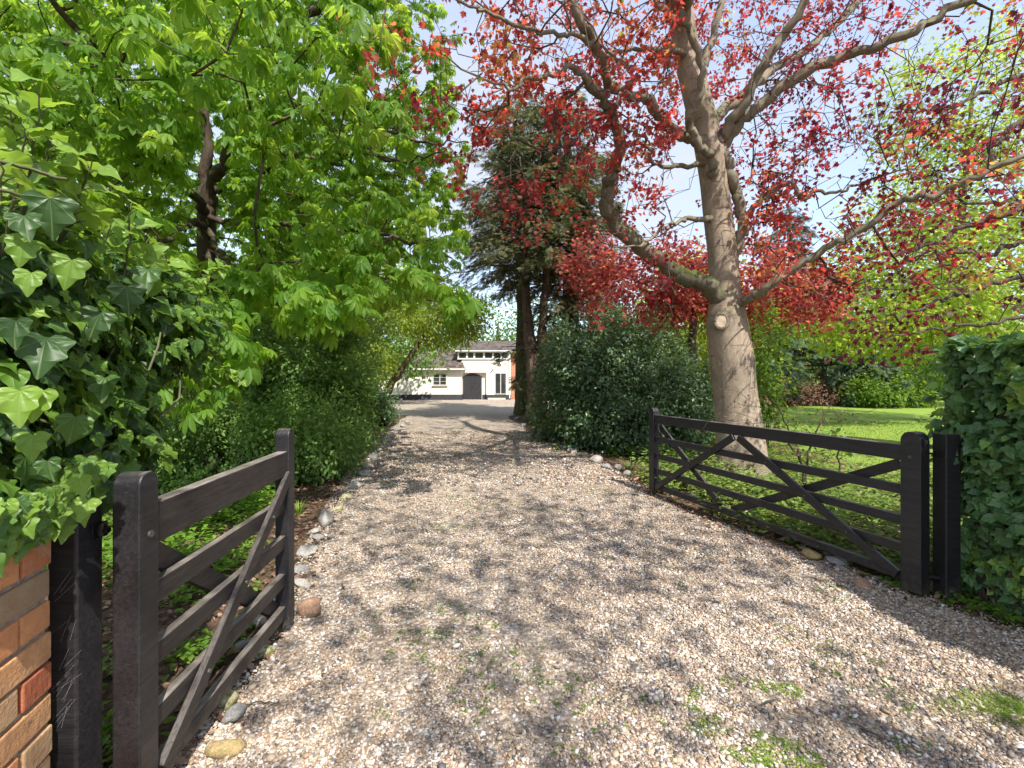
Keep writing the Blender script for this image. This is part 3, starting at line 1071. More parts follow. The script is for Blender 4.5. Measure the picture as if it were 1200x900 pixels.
ROCKS = {}
for mk in ('st_white', 'st_grey', 'st_ochre', 'st_moss', 'st_orange'):
    ROCKS[mk] = [rock_mesh(s + 7 * len(ROCKS), M[mk]) for s in (1, 2, 3)]
PROTO = {}


def stone(x, y, w, mk, label, k=0, hz=1.0, name='edging_stone', group='flint stones edging the drive'):
    """x,y = foot of the stone in the photo, w = its width there"""
    p = gnd(x, y)
    s = w / F * p[1]
    key = (mk, k % 3)
    if key not in PROTO:
        o = PROTO[key] = link(name, ROCKS[mk][k % 3])
    else:
        o = PROTO[key].copy()
        COL.objects.link(o)
    s *= 0.88
    o.location = (p[0], p[1] + s * 0.3, s * 0.17 * hz)
    o.rotation_euler = (rng.uniform(-0.3, 0.3), rng.uniform(-0.3, 0.3), rng.uniform(0, 6.28))
    o.scale = (s * rng.uniform(0.85, 1.1), s * rng.uniform(0.85, 1.1), s * hz * rng.uniform(0.85, 1.1))
    tag(o, label, 'stone', group)
    return o


for i, a in enumerate([
    (360, 722, 34, 'st_orange', 'largest orange stone, at the foot of the narrow gate\'s far post', 0, 1.0),
    (258, 830, 36, 'st_moss', 'yellow stone with bright moss behind the lowest rail of the narrow gate', 0, 1.1),
    (273, 846, 30, 'st_grey', 'grey wedge shaped stone in front of the mossy one by the narrow gate', 1, 1.0),
    (257, 893, 42, 'st_ochre', 'ochre knobbly flint lying under the narrow gate', 2, 0.8),
    (300, 735, 24, 'st_white', 'pale stone seen between the lower bars of the narrow gate', 2, 1.0),
    (283, 762, 22, 'st_grey', 'dull grey stone behind the narrow gate, left of the pale one', 0, 0.9),
    (318, 712, 20, 'st_grey', 'grey stone close behind the far post of the narrow gate', 1, 0.9),
    (303, 772, 30, 'st_moss', 'long mossy stone behind the bottom rail of the narrow gate', 1, 0.8),
    (357, 652, 26, 'st_white', 'smooth white oval stone just beyond the narrow gate', 1, 0.9),
    (351, 672, 20, 'st_grey', 'small grey stone nearer than the smooth white oval one', 2, 0.8),
    (352, 690, 22, 'st_white', 'chalky stone just behind the largest orange stone', 0, 0.8),
    (379, 617, 24, 'st_white', 'tall beige boulder standing up in the left edging row', 0, 1.5),
    (365, 626, 17, 'st_white', 'flat white stone left of the tall beige boulder', 2, 0.7),
    (370, 634, 18, 'st_grey', 'flat grey stone below the tall beige boulder', 1, 0.7),
    (386, 632, 9, 'st_grey', 'tiny grey stone right of the tall beige boulder', 0, 0.8),
    (394, 600, 16, 'st_moss', 'low mossy stone first beyond the tall beige boulder', 1, 0.8),
    (404, 585, 16, 'st_moss', 'second low mossy stone beyond the tall beige boulder', 2, 0.8),
    (415, 572, 21, 'st_white', 'broad pale flint in the left row, third beyond the tall boulder', 0, 0.8),
    (424, 559, 20, 'st_white', 'broad pale flint in the left row, fourth beyond the tall boulder', 1, 0.9),
    (428, 549, 15, 'st_white', 'pale flint in the left row, fifth beyond the tall boulder', 2, 0.8),
    (436, 539, 15, 'st_grey', 'grey flint in the left row, sixth beyond the tall boulder', 1, 0.9),
    (442, 530, 13, 'st_white', 'pale flint in the left row, seventh beyond the tall boulder', 0, 1.0),
    (452, 519, 14, 'st_white', 'pale flint in the left row, fifth from the forecourt', 1, 1.0),
    (459, 512, 11, 'st_white', 'pale flint in the left row, fourth from the forecourt', 2, 0.9),
    (466, 506, 10, 'st_grey', 'grey flint in the left row, third from the forecourt', 0, 0.9),
    (472, 501, 9, 'st_white', 'pale flint in the left row, second from the forecourt', 1, 0.9),
    (477, 496, 8, 'st_white', 'pale flint ending the left row at the forecourt', 2, 0.9),
    (606, 492, 8, 'st_grey', 'grey stone at the forecourt end of the right row', 0, 0.9),
    (613, 500, 9, 'st_grey', 'grey stone in the right row, second from the forecourt', 1, 0.9),
    (620, 508, 10, 'st_white', 'pale stone in the right row below the thick conifer trunk', 2, 0.9),
    (630, 513, 12, 'st_white', 'white stone in the right row just nearer than the conifer trunk', 0, 1.0),
    (641, 516, 9, 'st_grey', 'small grey stone right of the white one by the conifer trunk', 1, 0.9),
    (652, 524, 12, 'st_moss', 'mossy stone in the middle of the right row', 2, 0.7),
    (662, 527, 12, 'st_grey', 'grey stone in the middle of the right row', 0, 0.8),
    (671, 531, 14, 'st_white', 'pale stone in the right row, right of the grey middle one', 1, 0.9),
    (686, 536, 14, 'st_moss', 'mossy stone in the right row, left of the largest pale one', 0, 0.8),
    (700, 543, 20, 'st_white', 'largest pale stone in the right row', 2, 0.9),
    (712, 550, 14, 'st_grey', 'grey stone next to the largest pale one of the right row', 1, 0.8),
    (726, 551, 13, 'st_white', 'pale stone beside the strappy tuft in the right row', 0, 1.0),
    (736, 557, 12, 'st_grey', 'grey stone in the right row, left of the brown one', 1, 0.9),
    (749, 564, 16, 'st_orange', 'brown stone near the far post of the wide gate', 1, 0.9),
    (816, 584, 18, 'st_white', 'pale stone behind the third bar of the wide gate, nearest its far post', 0, 0.8),
    (874, 606, 26, 'st_white', 'pale boulder behind the wide gate, under its middle', 1, 0.9),
    (927, 628, 38, 'st_grey', 'broad flat grey stone behind the wide gate', 2, 0.6),
    (956, 656, 30, 'st_ochre', 'ochre stone showing under the lowest bar of the wide gate', 0, 0.7),
    (986, 664, 24, 'st_grey', 'grey stone right of the ochre one behind the wide gate', 1, 0.7),
    (1022, 664, 44, 'st_grey', 'large grey slab behind the near end of the wide gate', 2, 0.8),
    (1015, 690, 20, 'st_orange', 'brown stone under the near brace of the wide gate', 2, 0.8),
]):
    stone(*a)

# ================================================================== HOUSE
S35 = 35.0 / F


def hx(x, d=35.0): return (x - 600) / F * d
def hz(y, d=35.0): return H + (YH - y) / F * d


hs = empty('cream_house', (hx(560), 35, 0), 'cream rendered house with black plinth and tiled roof beyond the forecourt', 'house')
ho = np.array(hs.location)


def hbox(name, x0, x1, y0, y1, z0, z1, mat, parent=None, bevel=0.0, org=None):
    m = MB()
    m.box((np.array([(x0 + x1) / 2, (y0 + y1) / 2, (z0 + z1) / 2]) - ho), (x1 - x0, y1 - y0, z1 - z0))
    return m.build(name, mat, parent or hs, bevel)


zf = 0.0
# main block front at y=35, low wing front at y=34.4
xW0, xW1 = -14.0, hx(541, 34.4)
w_low = hbox('wing_wall', xW0, xW1, 34.4, 37.5, 0.42, hz(433, 34.4), M['render'])
hbox('plinth', xW0, xW1 + 0.02, 34.37, 37.4, -0.1, 0.42, M['plinth'])
xM0, xM1 = hx(541), hx(598.5)
zt = hz(421)
xd0, xd1 = hx(542.5), hx(564.5)
xr1 = hx(570)
zr = hz(436.5)
# wall round the recess
mw = MB()
def wb_(x0, x1, y0, y1, z0, z1): mw.box(np.array([(x0 + x1) / 2, (y0 + y1) / 2, (z0 + z1) / 2]) - ho, (x1 - x0, y1 - y0, z1 - z0))
wb_(xM0, xr1, 35, 38, zr, zt)
wb_(xr1, xM1, 35, 38, 0.38, zt)
wb_(xM0, xr1, 35.3, 38, 0.0, zr)
mw.build('wall', M['render'], hs)
hbox('plinth', xr1 + 0.004, xM1 + 0.02, 34.97, 38, -0.1, 0.38, M['plinth'])
hbox('plinth', xd1 + 0.03, xr1, 35.27, 35.5, -0.1, 0.38, M['plinth'])
# arched garage door of vertical boards
n = 9
dm = MB()
sw = (xd1 - xd0) / n
for i in range(n):
    a = xd0 + i * sw; b = a + sw - 0.012
    def arch(x): return hz(441.5) + (hz(437.5) - hz(441.5)) * (1 - ((x - (xd0 + xd1) / 2) / ((xd1 - xd0) / 2)) ** 2)
    dm.prism(np.array([(a, 35.2, 0.02), (b, 35.2, 0.02), (b, 35.2, arch(b)), (a, 35.2, arch(a))]) - ho, (0, 0.08, 0))
gd = dm.build('garage_door', M['door'], hs)
m = MB(); m.cyl(np.array([xd0 + 0.72, 35.2, 1.0]) - ho, np.array([xd0 + 0.72, 35.14, 1.0]) - ho, 0.035); m.build('handle', M['iron'], gd)


def window(x0, x1, z0, z1, y, nx, ny, name='window', fm='frame', parent=None):
    fw = 0.055
    m = MB()
    bb = lambda a, b, c, d, th=0.06: m.box(np.array([(a + b) / 2, y - 0.01, (c + d) / 2]) - ho, (b - a, th, d - c))
    bb(x0, x1, z0, z0 + fw); bb(x0, x1, z1 - fw, z1); bb(x0, x0 + fw, z0 + fw, z1 - fw); bb(x1 - fw, x1, z0 + fw, z1 - fw)
    for i in range(1, nx):
        xx = x0 + (x1 - x0) * i / nx
        bb(xx - 0.035, xx + 0.035, z0 + fw, z1 - fw, 0.056)
    for i in range(1, ny):
        zz = z0 + (z1 - z0) * i / ny
        bb(x0 + fw, x1 - fw, zz - 0.012, zz + 0.012, 0.04)
    w = m.build(name, M[fm], hs)
    m = MB(); m.box(np.array([(x0 + x1) / 2, y + 0.012, (z0 + z1) / 2]) - ho, (x1 - x0 - 0.02, 0.012, z1 - z0 - 0.02)); m.build('pane', M['glass'], w)
    return w


window(hx(507.5, 34.4), hx(523.5, 34.4), hz(451.5, 34.4), hz(438, 34.4), 34.385, 2, 3)
m = MB(); m.box(np.array([hx(515.5, 34.4), 34.35, hz(452, 34.4)]) - ho, (1.2, 0.14, 0.05)); m.build('sill', M['frame'], hs)
fd = window(hx(580), hx(593.5), 0.42, hz(437), 34.985, 2, 1, 'french_door')
hbox('step', hx(572), hx(592.5), 34.45, 34.96, 0.0, 0.14, M['frame'], bevel=0.01)
# clerestory band: frames and panes, fascia and gutter
zb0, zb1 = hz(420.5), hz(412.5)
for i, (a, b) in enumerate([(537, 547), (547.4, 555.6), (556, 567), (567.4, 577.6), (578, 587), (587.4, 596)]):
    window(hx(a), hx(b), zb0, zb1, 35.02, 1, 1, 'window', 'pale_trim')
hbox('wall_band', hx(536), hx(597.5), 35.05, 38, zt, zb1 + 0.02, M['render'])
hbox('sill', hx(536), hx(598), 34.93, 35.1, zt - 0.03, zt + 0.035, M['frame'])
hbox('fascia', hx(534), hx(599.5), 34.75, 34.9, hz(412), hz(409.5), M['pale_trim'])
m = MB(); m.cyl(np.array([hx(597.2), 34.93, 0.1]) - ho, np.array([hx(597.2), 34.93, zt + 0.5]) - ho, 0.05); m.build('drainpipe', M['pale_trim'], hs)
# roofs
r = MB()
e0, e1 = hx(533), hx(612)
r.prism(np.array([(e0, 34.7, hz(409.5)), (e0, 35.5, hz(409.5) - 0.05), (e0, 41, hz(409.5) + 0.95), (e0, 40.2, hz(409.5) + 1.1)]) - ho, (e1 - e0, 0, 0))
r.build('roof', M['roof'], hs)
r = MB()
ze = hz(431.5, 34.2)
r.add(np.array([(xW0 - 0.2, 34.1, ze), (xW1 + 0.25, 34.1, ze), (hx(534, 35), 37.4, ze + 1.75), (xW0 - 0.2, 37.4, ze + 1.75),
                (xW0 - 0.2, 34.1, ze - 0.09), (xW1 + 0.25, 34.1, ze - 0.09), (xW1 + 0.25, 37.4, ze - 0.09), (xW0 - 0.2, 37.4, ze - 0.09)]) - ho,
      [(0, 1, 2, 3), (4, 5, 1, 0), (5, 6, 2, 1), (7, 6, 5, 4), (3, 2, 6, 7), (4, 0, 3, 7)])
r.build('roof', M['roof'], hs)
hbox('gutter', xW0, xW1 + 0.27, 34.02, 34.09, ze - 0.12, ze - 0.02, M['pale_trim'])
# brick wing to the right
hbox('brick_wall', hx(598.6), hx(640), 35.4, 40, 0.0, hz(413), M['housebrick'])

# ================================================================== TREES: helper for finished trees
def tree_obj(name, base, label, cat='tree', group=None):
    return empty(name, (base[0], base[1], 0.0), label, cat, group)


def seedline(pts, radii, sub=4, wob=0.0):
    P = np.c_[np.array(pts, float), np.array(radii, float)]
    return smooth_poly(P, sub, wob)


def knobbly(S, sides=22, amp=0.06, fl=0.0, base_z=0.0):
    """trunk tube with lobes, wrinkles and a flared foot"""
    V, Fc = tube(S[:, :3], S[:, 3], sides)
    V = V.reshape(len(S), sides, 3)
    d = V - S[:, None, :3]
    k = 1 + amp * (2 * vn(V * np.array([2.2, 2.2, 0.8])) - 1) + amp * 0.5 * (2 * vn(V * np.array([7, 7, 2.5])) - 1)
    if fl:
        hgt = np.clip(1 - (V[..., 2] - base_z) / 1.1, 0, 1) ** 2
        a = np.arctan2(d[..., 1], d[..., 0])
        k = k + fl * hgt * (0.7 + 0.5 * np.sin(a * 4 + 0.6))
    V = S[:, None, :3] + d * k[..., None]
    return V.reshape(-1, 3), Fc

# ------------------------------------------------------------------ generic broadleaf and shrub
def shrub(name, label, base, ells, n, per, size, mat, tmpl=LEAF, gap=0.25, gf=1.2, shell=0.55, spread=0.1, stems=8, up=0.6, jit=0.7, hang=0.2, cat='shrub', group=None, bark='dark_bark', trunk=None, lump=0.25, r0=0.03, soft=False):
    t = empty(name, (base[0], base[1], 0.0), label, cat, group)
    b = np.array([base[0], base[1], 0.0])
    P, nor = ell_pts(ells, n, shell, gap, gf, lump)
    seeds = []
    if trunk is not None:
        S = seedline(trunk[0], trunk[1], 5, 0.02)
        part('trunk', knobbly(S, 14, 0.06, 0.25), M[bark], t, b, True)
        seeds.append(S)
    else:
        e = np.array(ells[0])
        for k in range(stems):
            a = k * 2.4 + rng.random()
            f = e[:3] + np.array([math.cos(a) * e[3] * 0.5, math.sin(a) * e[4] * 0.5, e[5] * rng.uniform(0.0, 0.5)])
            g0 = b + np.array([math.cos(a) * e[3] * 0.12, math.sin(a) * e[4] * 0.12, -0.03])
            seeds.append(seedline([g0, (g0 + f) / 2 + rng.normal(size=3) * 0.08 + np.array([0, 0, 0.1]), f], [r0, r0 * 0.7, r0 * 0.35], 5, 0.015))
        part('stems', tubes([(s[:, :3], s[:, 3]) for s in seeds]), M[bark], t, b, True)
    k = min(len(P), 260)
    br, _, _ = grow(seeds, P[rng.choice(len(P), k, replace=False)], 0.2, max(0.12, size * 2.2), max(0.003, r0 * 0.1), 2.3, 0.02)
    part('branchwork', tubes(br), M[bark], t, b, True)
    if trunk is None:                       # shoots standing out of the mass
        sel = rng.choice(len(P), min(len(P) // 6, 220), replace=False)
        ex, en = [], []
        for q_ in range(4):
            ex.append(P[sel] + unit(nor[sel] + np.array([0, 0, 0.8]) + 0.5 * rdir(len(sel))) * (0.07 + 0.09 * q_) * rng.uniform(0.6, 1.5, (len(sel), 1)))
            en.append(nor[sel])
        P = np.concatenate([P] + ex); nor = np.concatenate([nor] + en)
    part('foliage' if trunk is None else 'crown', crown(tmpl, P, nor, size, spread, per, up, jit, hang), M[mat], t, b, True)
    return t


# ------------------------------------------------------------------ copper-leaved maple behind the wide gate
MD = 7.35
mb_ = np.array([3.72, MD, 0.0])
mt = tree_obj('copper_tree', mb_, 'large copper leaved tree with smooth grey brown trunk behind the wide gate')
tp = [(872, 566), (870, 545), (866, 500), (861, 460), (856, 420), (853, 385), (850, 350), (847, 300), (841, 250), (835, 200), (826, 150), (813, 100), (803, 50), (795, 0)]
tr = [0.40, 0.375, 0.35, 0.33, 0.32, 0.312, 0.245, 0.222, 0.215, 0.212, 0.212, 0.202, 0.196, 0.186]
TP = [at(x, y, MD) for x, y in tp]
TP[0][2] = -0.08
top = TP[-1]
TP += [top + np.array([-0.25, 0.2, 1.6]), top + np.array([-0.2, 0.4, 3.4]), top + np.array([0.1, 0.5, 5.2]), top + np.array([0.1, 0.6, 6.6])]
tr += [0.2, 0.15, 0.09, 0.03]
TS = seedline(TP, tr, 7)
V, Fc = knobbly(TS, 36, 0.035, 0.30, 0.0)
# swellings: burr at the pruned limb, dent lines under it
for (x, y, rr, amp, off) in ((845, 378, 0.28, 0.11, -0.1), (836, 408, 0.26, 0.08, -0.25), (880, 420, 0.25, 0.05, 0.2), (846, 165, 0.2, 0.06, 0.05)):
    c = at(x, y, MD - 0.3)
    d = np.linalg.norm(V - c, axis=1)
    axis = np.stack([np.interp(V[:, 2], TS[:, 2], TS[:, k]) for k in (0, 1)], 1)
    dirn = unit(np.c_[V[:, :2] - axis, np.zeros(len(V))])
    V = V + dirn * (amp * np.exp(-(d / rr) ** 2))[:, None]
trunk = part('trunk', (V, Fc), M['maple_bark'], mt, mb_, True)
# pale scar of the cut limb
sc = at(845, 377, MD - 0.36)
m = MB()
nrm = unit(np.array([-0.35, -1, 0.12]))
u_ = unit(np.cross(nrm, (0, 0, 1))); w_ = np.cross(nrm, u_)
ring = [sc - mb_ + nrm * 0.03 + 0.075 * math.cos(a) * u_ + 0.105 * math.sin(a) * w_ for a in np.arange(18) * 2 * math.pi / 18]
m.prism(ring, -nrm * 0.2)
scar = m.build('limb_scar', M['cut'], trunk, 0.01, smooth=False)
ca = np.arange(25) * 2 * math.pi / 24
cr = np.array([sc - mb_ + nrm * 0.012 + 0.088 * math.cos(a) * u_ + 0.12 * math.sin(a) * w_ for a in ca])
v, f = tube(cr, 0.02 + 0.007 * np.sin(ca * 3) + 0.008 * (np.sin(ca) < 0), 7)
link('bark_collar', mesh('bark_collar', v, f, M['limb_bark'], True), scar)
# the dark hollow above the upper fork
hc = at(846, 158, MD - 0.26)
m = MB(); m.prism([hc - mb_ + 0.06 * math.cos(a) * np.array([1, 0, 0]) + 0.12 * math.sin(a) * np.array([0, 0, 1]) for a in np.arange(12) * 2 * math.pi / 12], (0, 0.05, 0))
m.build('hollow', M['dark_bark'], trunk, 0.01)


def limb(pts, d0, d1, r0, r1, mat='limb_bark', name='limb', ext=None, wob=0.02, parent=mt, org=mb_, pw=1.0):
    n = len(pts)
    P = [at(x, y, d0 + (d1 - d0) * (i / (n - 1)) ** pw) for i, (x, y) in enumerate(pts)]
    R = [0.86 * (r0 + (r1 - r0) * (i / (n - 1)) ** 0.8) for i in range(n)]
    if ext is not None:
        P.append(P[-1] + np.array(ext)); R.append(r1 * 0.35)
    S = seedline(P, R, 5, wob)
    R0 = S[:, 3].copy(); R0[:2] *= 1.25
    v, f = tube(S[:, :3], R0 * (1 + 0.12 * (vn(S[:, :3] * 3) - 0.5)), 12)
    part(name, (v, f), M[mat], parent, org, True)
    return S


D = MD
limbs = [
    limb([(846, 350), (825, 333), (795, 322), (763, 297), (733, 277), (714, 250), (710, 223), (718, 197), (726, 173), (719, 140), (711, 120), (690, 99)], D - 0.05, D - 1.6, 0.17, 0.075, 'moss_bark'),
    limb([(690, 99), (672, 82), (643, 87), (612, 95), (590, 103)], D - 1.6, D - 2.2, 0.055, 0.018, ext=(-0.8, -0.2, 0.3)),
    limb([(716, 135), (728, 112), (738, 95), (737, 78), (712, 60)], D - 1.3, D - 1.6, 0.05, 0.02, ext=(-0.5, -0.2, 0.6)),
    limb([(838, 205), (832, 182), (814, 164), (808, 138), (819, 113), (822, 78), (811, 38), (796, 22), (772, 4)], D - 0.2, D - 1.3, 0.085, 0.045, ext=(-0.6, -0.3, 0.9)),
    limb([(822, 170), (806, 160), (788, 153), (774, 134), (757, 117), (728, 108), (711, 97), (706, 73), (693, 43), (674, 13)], D - 0.1, D - 1.9, 0.11, 0.06, ext=(-0.5, -0.4, 1.2)),
    limb([(700, 55), (672, 42), (640, 40), (600, 30), (565, 12), (540, 4)], D - 1.75, D - 2.7, 0.04, 0.015, ext=(-0.7, -0.3, 0.3)),
    limb([(835, 256), (812, 257), (797, 260), (776, 268), (757, 284)], D - 0.1, D - 0.7, 0.055, 0.022, ext=(-0.6, -0.3, -0.15)),
    limb([(826, 192), (796, 194), (770, 194), (757, 163), (742, 154), (727, 147)], D - 0.1, D - 0.9, 0.05, 0.02, ext=(-0.8, -0.3, 0.25)),
    limb([(852, 318), (863, 292), (870, 268), (870, 248), (862, 222), (854, 196), (846, 172)], D - 0.05, D - 0.15, 0.10, 0.09),
    limb([(868, 262), (884, 243), (899, 231), (924, 215), (941, 232), (958, 224), (985, 226), (1010, 215)], D - 0.1, D - 0.7, 0.06, 0.02, ext=(0.8, -0.2, 0.2)),
    limb([(850, 362), (868, 354), (884, 346), (900, 337), (936, 311), (974, 287), (1012, 266), (1055, 236), (1093, 228), (1143, 207), (1200, 186)], D, D - 2.2, 0.085, 0.035, ext=(1.0, -0.4, 0.3)),
    limb([(832, 182), (848, 156), (867, 131), (886, 93), (911, 51), (945, 0)], D, D - 1.0, 0.11, 0.065, ext=(0.9, -0.6, 1.6)),
    limb([(834, 198), (850, 166), (877, 135), (920, 101), (970, 72), (1021, 55), (1072, 34), (1135, 0)], D + 0.1, D - 1.4, 0.12, 0.06, ext=(1.8, -0.6, 1.1)),
    limb([(826, 150), (846, 132), (880, 104), (907, 80), (936, 63), (970, 38), (1004, 4)], D + 0.3, D + 2.0, 0.12, 0.07, 'limb_bark', ext=(1.5, 0.9, 1.6)),
    limb([(812, 110), (826, 70), (842, 20), (850, -30)], D + 0.05, D + 0.3, 0.09, 0.05, ext=(0.4, 0.3, 1.2)),
    limb([(805, 62), (784, 57), (740, 58), (700, 63)], D - 0.1, D - 1.2, 0.06, 0.022, ext=(-0.7, -0.5, 0.2)),
    limb([(796, 20), (785, -8), (760, -40), (700, -90)], D - 0.05, D - 2.6, 0.12, 0.06, ext=(-1.0, -0.8, 1.0)),
    limb([(797, 10), (820, -30), (850, -80), (890, -150)], D - 0.1, D - 3.0, 0.12, 0.06, ext=(0.3, -1.2, 0.8)),
    limb([(797, -10), (850, -60), (960, -120), (1080, -160)], D, D - 2.6, 0.12, 0.06, ext=(1.6, -1.0, 0.6)),
]
# where its leaves hang: round the visible limbs, and through the high crown that shades the drive
seed_all = [TS[len(TS) // 3:]] + limbs
pool = np.concatenate([s[3:, :3] for s in limbs])
q = pool[rng.choice(len(pool), 3000)]
Tn = q + rng.normal(size=q.shape) * np.array([0.75, 0.75, 0.62]) + np.array([0, -0.1, 0.05])
hi, _ = ell_pts([(3.6, 6.6, 10.5, 6.2, 6.5, 3.6), (0.9, 5.2, 7.8, 2.2, 2.2, 1.2), (5.2, 8.8, 7.4, 2.6, 2.4, 2.0)], 1500, 0.9, 0.43, 0.75, 0.15)
right, _ = ell_pts([(6.2, 6.6, 5.2, 2.3, 1.5, 1.7), (7.6, 7.0, 6.4, 2.4, 1.8, 1.6), (1.2, 6.0, 5.9, 1.9, 1.2, 1.3)], 420, 1.0, 0.36, 0.6)
low, _ = ell_pts([(2.6, 7.2, 2.9, 0.9, 0.7, 0.35), (5.0, 7.3, 3.0, 1.0, 0.8, 0.5), (6.2, 6.4, 3.0, 1.4, 0.8, 0.4)], 240, 1.0, 0.25, 0.9)
mid, _ = ell_pts([(0.0, 6.0, 4.3, 0.8, 0.8, 1.05), (0.55, 6.0, 5.0, 0.9, 0.8, 0.9), (-0.5, 6.2, 5.0, 0.6, 0.6, 0.9)], 150, 1.0, 0.36, 1.0)
tg = np.concatenate([Tn, hi, right, low, mid])
# thin out: clumps and gaps
keep = (0.6 * vn(tg * 0.9) + 0.4 * vn(tg * 2.3 + 5)) > 0.36
keep &= tg[:, 2] > 2.3
keep &= ~((tg[:, 0] / tg[:, 1] > 0.36) & (tg[:, 0] / tg[:, 1] < 0.52) & (tg[:, 1] < MD + 0.15) & (tg[:, 1] > 1.5) & ((tg[:, 2] - H) / tg[:, 1] < 0.9))      # nothing in front of the bole
keep &= ~((tg[:, 1] < 3.0) & (tg[:, 2] < 5.2))
tg = tg[keep]
br, tn, td = grow(seed_all, tg, 0.18, 0.26, 0.0044, 2.3, 0.06)
part('branchwork', tubes(br), M['twig'], mt, mb_, True)
leafy = (0.55 * vn(tn * 1.1) + 0.45 * vn(tn * 2.9 + 5)) > 0.50      # some twigs are still bare
leafy |= tn[:, 2] > 7.5
tn, td = tn[leafy], td[leafy]
PER = 13
age = vn(tn * 0.55 + 2.0)
tt = np.clip(0.2 + 0.74 * vn(tn * 1.4) - 0.22 * ((tn[:, 0] > 4.0) & (tn[:, 2] > 4.2)) - 0.05 * (tn[:, 2] < 4.0), 0, 0.82)
tt = np.where((age > 0.66) & (tn[:, 0] > 5.5), 0.97, tt)
tt = np.clip(np.repeat(tt, PER) + rng.normal(0, 0.13, len(tn) * PER), 0, 1)
lf = crown(MAPLE, tn, unit(td + np.array([0, 0, -0.25])), 0.062, 0.066, PER, 0.75, 0.8, 0.35, tint=tt)
# leaf tint by noise: plum toward upper right, orange-green clumps at far right
part('crown', lf, M['maple'], mt, mb_, True)

# ------------------------------------------------------------------ copper tree off to the right, its lower limbs reaching in
cb = np.array([11.2, 8.6, 0.0])
ct = tree_obj('copper_tree', cb, 'dark copper tree at the right edge, long drooping limbs over the lawn')
cs = seedline([(11.2, 8.6, -0.1), (11.1, 8.6, 2.5), (11.2, 8.5, 5.5), (11.0, 8.6, 9), (11, 8.6, 11)], [0.5, 0.36, 0.3, 0.18, 0.05], 5)
part('trunk', knobbly(cs, 24, 0.05, 0.3), M['dark_bark'], ct, cb, True)
cl = []
for pts, d0, d1, r0, r1 in [
    ([(1330, 205), (1260, 224), (1200, 241), (1160, 256), (1122, 270), (1072, 292), (1030, 300)], 8.4, 7.6, 0.10, 0.03),
    ([(1320, 255), (1240, 278), (1200, 283), (1160, 297), (1120, 292), (1085, 300)], 8.4, 8.0, 0.08, 0.02),
    ([(1330, 300), (1200, 321), (1150, 338), (1122, 346), (1080, 359), (1045, 372)], 8.4, 7.4, 0.07, 0.02),
    ([(1330, 330), (1200, 372), (1140, 380), (1090, 388), (1050, 393)], 8.3, 7.2, 0.05, 0.015),
    ([(1330, 110), (1200, 144), (1170, 166), (1160, 190), (1150, 205)], 8.4, 7.6, 0.08, 0.03),
    ([(1330, 190), (1200, 226), (1180, 238), (1140, 238), (1105, 226)], 8.4, 7.8, 0.06, 0.02),
    ([(1330, 40), (1230, 80), (1180, 95), (1130, 120), (1090, 128)], 8.4, 7.2, 0.07, 0.02),
]:
    cl.append(limb(pts, d0, d1, r0, r1, 'dark_bark', parent=ct, org=cb, ext=(-0.5, -0.1, -0.12), wob=0.03))
pool = np.concatenate([s[6:, :3] for s in cl])
q = pool[rng.choice(len(pool), 420)]
q = q + rng.normal(size=q.shape) * np.array([0.6, 0.5, 0.30]) + np.array([-0.1, 0, -0.05])
hi, _ = ell_pts([(11, 8, 8.5, 4.0, 4.2, 3.2), (9.6, 4.5, 8.2, 3.0, 3.0, 2.2)], 10, 0.85, 0.40, 0.5)
q = np.concatenate([q, hi])
q = q[(0.6 * vn(q * 1.1 + 3) + 0.4 * vn(q * 2.6)) > 0.42]
br, tn, td = grow([cs[8:]] + cl, q, 0.15, 0.26, 0.0045, 2.2, 0.05)
part('branchwork', tubes(br), M['dark_bark'], ct, cb, True)
part('crown', crown(MAPLE, tn, unit(td + np.array([0, 0, -0.3])), 0.08, 0.09, 6, 0.8, 0.8, 0.4), M['maple_dim'], ct, cb, True)

# ------------------------------------------------------------------ unseen tree added behind the viewer to throw dappled shade on the drive
shrub('added_shade_tree', 'unseen spreading tree added behind the viewer to dapple the near gravel', (6.0, -5.5), [(4.1, -2.6, 8.6, 2.7, 2.9, 1.7), (5.8, -5.0, 9.6, 3.2, 3.0, 2.2), (4.6, -0.2, 8.4, 2.2, 1.8, 1.2), (2.4, -0.6, 9.4, 1.8, 1.6, 1.1)],
      520, 8, 0.15, 'fresh', spread=0.3, gap=0.47, gf=0.75, cat='tree', trunk=([(6.0, -5.5, -0.1), (5.9, -5.4, 3.0), (5.4, -4.8, 6.0), (4.6, -3.8, 8.6)], [0.4, 0.3, 0.22, 0.1]))

